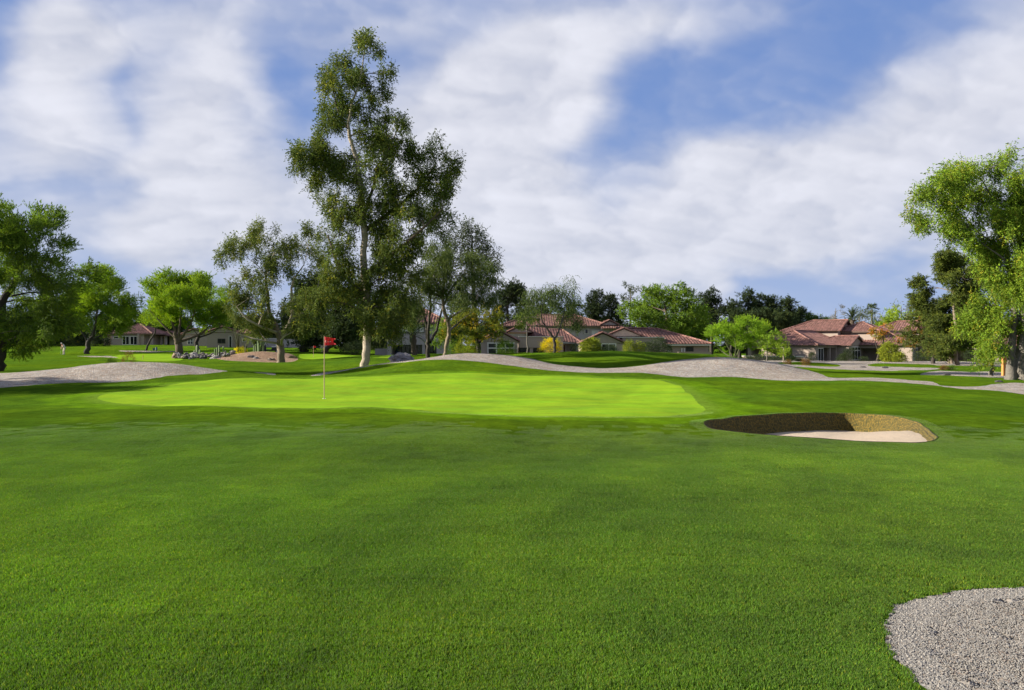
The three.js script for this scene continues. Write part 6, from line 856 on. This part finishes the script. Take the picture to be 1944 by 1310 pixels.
{ // golfer bent over on the far fairway, one continuous body
  const J = (x, y, z) => V(x, y, z), bones = [[J(-0.12, 0.06, 0.02), J(-0.11, 0.48, 0.05), 0.055, 0.07], [J(-0.11, 0.48, 0.05), J(-0.08, 0.90, -0.08), 0.075, 0.105], [J(0.14, 0.06, 0.02), J(0.13, 0.48, 0.05), 0.055, 0.07], [J(0.13, 0.48, 0.05), J(0.09, 0.90, -0.08), 0.075, 0.105], [J(-0.12, 0.05, 0.0), J(-0.14, 0.04, 0.19), 0.05, 0.04], [J(0.14, 0.05, 0.0), J(0.17, 0.04, 0.19), 0.05, 0.04], [J(-0.07, 0.92, -0.08), J(0.07, 0.92, -0.08), 0.12, 0.12], [J(0, 0.95, -0.06), J(0, 1.18, 0.06), 0.135, 0.15], [J(-0.11, 1.30, 0.14), J(0.11, 1.30, 0.14), 0.11, 0.11], [J(0, 1.18, 0.06), J(0, 1.30, 0.14), 0.15, 0.13], [J(0, 1.36, 0.2), J(0, 1.44, 0.27), 0.055, 0.055], [J(-0.19, 1.31, 0.15), J(-0.2, 1.06, 0.28), 0.062, 0.05], [J(-0.2, 1.06, 0.28), J(-0.03, 0.86, 0.4), 0.045, 0.032], [J(0.19, 1.31, 0.15), J(0.2, 1.06, 0.28), 0.062, 0.05], [J(0.2, 1.06, 0.28), J(0.03, 0.84, 0.4), 0.045, 0.032], [J(0, 1.48, 0.31), J(0, 1.54, 0.34), 0.088, 0.095], [J(0, 1.47, 0.36), J(0, 1.44, 0.40), 0.055, 0.045], [J(-0.03, 0.85, 0.4), J(0.0, 0.78, 0.42), 0.036, 0.03], [J(0.03, 0.83, 0.4), J(0.0, 0.74, 0.42), 0.036, 0.03]];
  const dist = (p) => { let s = 0; for (const [a, b, ra, rb] of bones) { const ab = b.clone().sub(a), t = clamp(p.clone().sub(a).dot(ab) / ab.lengthSq(), 0, 1), d = p.distanceTo(a.clone().addScaledVector(ab, t)) - lerp(ra, rb, t); s += Math.exp(-d * 38); } return -Math.log(s) / 38; };
  // surface nets on a coarse grid
  const c = 0.028, x0 = -0.36, y0 = -0.04, z0 = -0.3, nx = 27, ny = 62, nz = 30, val = new Float32Array(nx * ny * nz), id = (i, j, k) => (k * ny + j) * nx + i; for (let k = 0; k < nz; k++) for (let j = 0; j < ny; j++) for (let i = 0; i < nx; i++) val[id(i, j, k)] = dist(V(x0 + i * c, y0 + j * c, z0 + k * c));
  const vid = new Map(), pos = [], col = [], idx = [];
  for (let k = 0; k + 1 < nz; k++) for (let j = 0; j + 1 < ny; j++) for (let i = 0; i + 1 < nx; i++) { let n = 0, px = 0, py = 0, pz = 0; for (let a = 0; a < 8; a++) for (const b of [1, 2, 4]) { if (a & b) continue; const q = a | b, A = val[id(i + (a & 1), j + (a >> 1 & 1), k + (a >> 2))], B = val[id(i + (q & 1), j + (q >> 1 & 1), k + (q >> 2))]; if ((A < 0) !== (B < 0)) { const t = A / (A - B); px += (a & 1) + (b === 1 ? t : 0); py += (a >> 1 & 1) + (b === 2 ? t : 0); pz += (a >> 2) + (b === 4 ? t : 0); n++; } } if (n) { vid.set(id(i, j, k), pos.length / 3); const p = [x0 + (i + px / n) * c, y0 + (j + py / n) * c, z0 + (k + pz / n) * c]; pos.push(...p); const arm = p[2] > 0.22 && p[1] < 1.2; col.push(...(p[1] < 0.075 ? [0.5, 0.5, 0.5] : p[1] < 0.93 && !arm ? [0.46, 0.42, 0.34] : p[1] > 1.555 ? [0.72, 0.72, 0.72] : p[2] > 0.235 ? [0.36, 0.2, 0.13] : [0.74, 0.74, 0.76])); } }
  for (let k = 1; k + 1 < nz; k++) for (let j = 1; j + 1 < ny; j++) for (let i = 1; i + 1 < nx; i++) { const A = val[id(i, j, k)] < 0; for (const [dx, dy, dz, u, w] of [[1, 0, 0, [0, 1, 0], [0, 0, 1]], [0, 1, 0, [0, 0, 1], [1, 0, 0]], [0, 0, 1, [1, 0, 0], [0, 1, 0]]]) { const B = val[id(i + dx, j + dy, k + dz)] < 0; if (A === B) continue; const f = (s, t) => vid.get(id(i - s * u[0] - t * w[0], j - s * u[1] - t * w[1], k - s * u[2] - t * w[2])), q = [f(0, 0), f(1, 0), f(1, 1), f(0, 1)]; if (q.some((x) => x === undefined)) continue; if (A) idx.push(q[0], q[2], q[1], q[0], q[3], q[2]); else idx.push(q[0], q[1], q[2], q[0], q[2], q[3]); } }
  let bg = new THREE.BufferGeometry(); bg.setAttribute('position', new THREE.Float32BufferAttribute(pos, 3)); bg.setAttribute('color', new THREE.Float32BufferAttribute(col, 3)); bg.setIndex(idx); bg.computeVertexNormals();
  { // fingers closed round the grip
    const fl = []; for (const [s, y] of [[-1, 0.80], [1, 0.75]]) for (let k = 0; k < 5; k++) { const yy = y - k * 0.017, l = [0.8, 1, 1.05, 0.98, 0.75][k]; fl.push([[V(s * 0.028, yy, 0.405), V(s * 0.02 * l, yy - 0.004, 0.445), V(-s * 0.014 * l, yy - 0.006, 0.452), V(-s * 0.024 * l, yy - 0.004, 0.43)], [0.009, 0.009, 0.008, 0.006]]); }
    const fg = tubes(fl, 5); fg.deleteAttribute('uv'); fg.setAttribute('color', new THREE.Float32BufferAttribute(new Float32Array(fg.attributes.position.count * 3).map((_, i) => [0.36, 0.2, 0.13][i % 3]), 3)); bg = mergeGeometries([bg, fg]);
  }
  const g = thing('person', ground(121.5, 112), 'golfer in white shirt and khaki trousers stooping over a putter', 'person'); g.rotation.y = -0.5; part(g, 'body', bg, std(0xffffff, 0.9, { vertexColors: true }));
  const cap = part(g, 'cap', mergeGeometries([new THREE.SphereGeometry(0.108, 16, 8, 0, 6.3, 0, 1.5).translate(0, 1.545, 0.335), new THREE.CylinderGeometry(0.09, 0.09, 0.012, 16, 1, false, -1.4, 2.8).translate(0, 1.55, 0.41)].map((x) => x.toNonIndexed())), HM.curtain);
  const putter = thing('putter', g.position.clone(), 'thin steel putter held by the stooping golfer', 'golf club'); putter.rotation.y = -0.5; part(putter, 'shaft', tubes([[[V(0, 0.84, 0.425), V(0, 0.03, 0.52)], [0.012, 0.007]]], 6), std(lin(0.4, 0.4, 0.4), 0.3, { metalness: 0.8 })); part(putter, 'head', box(-0.06, 0.06, 0, 0.03, 0.5, 0.54), HM.dark);
}
renderer.render(scene, camera);
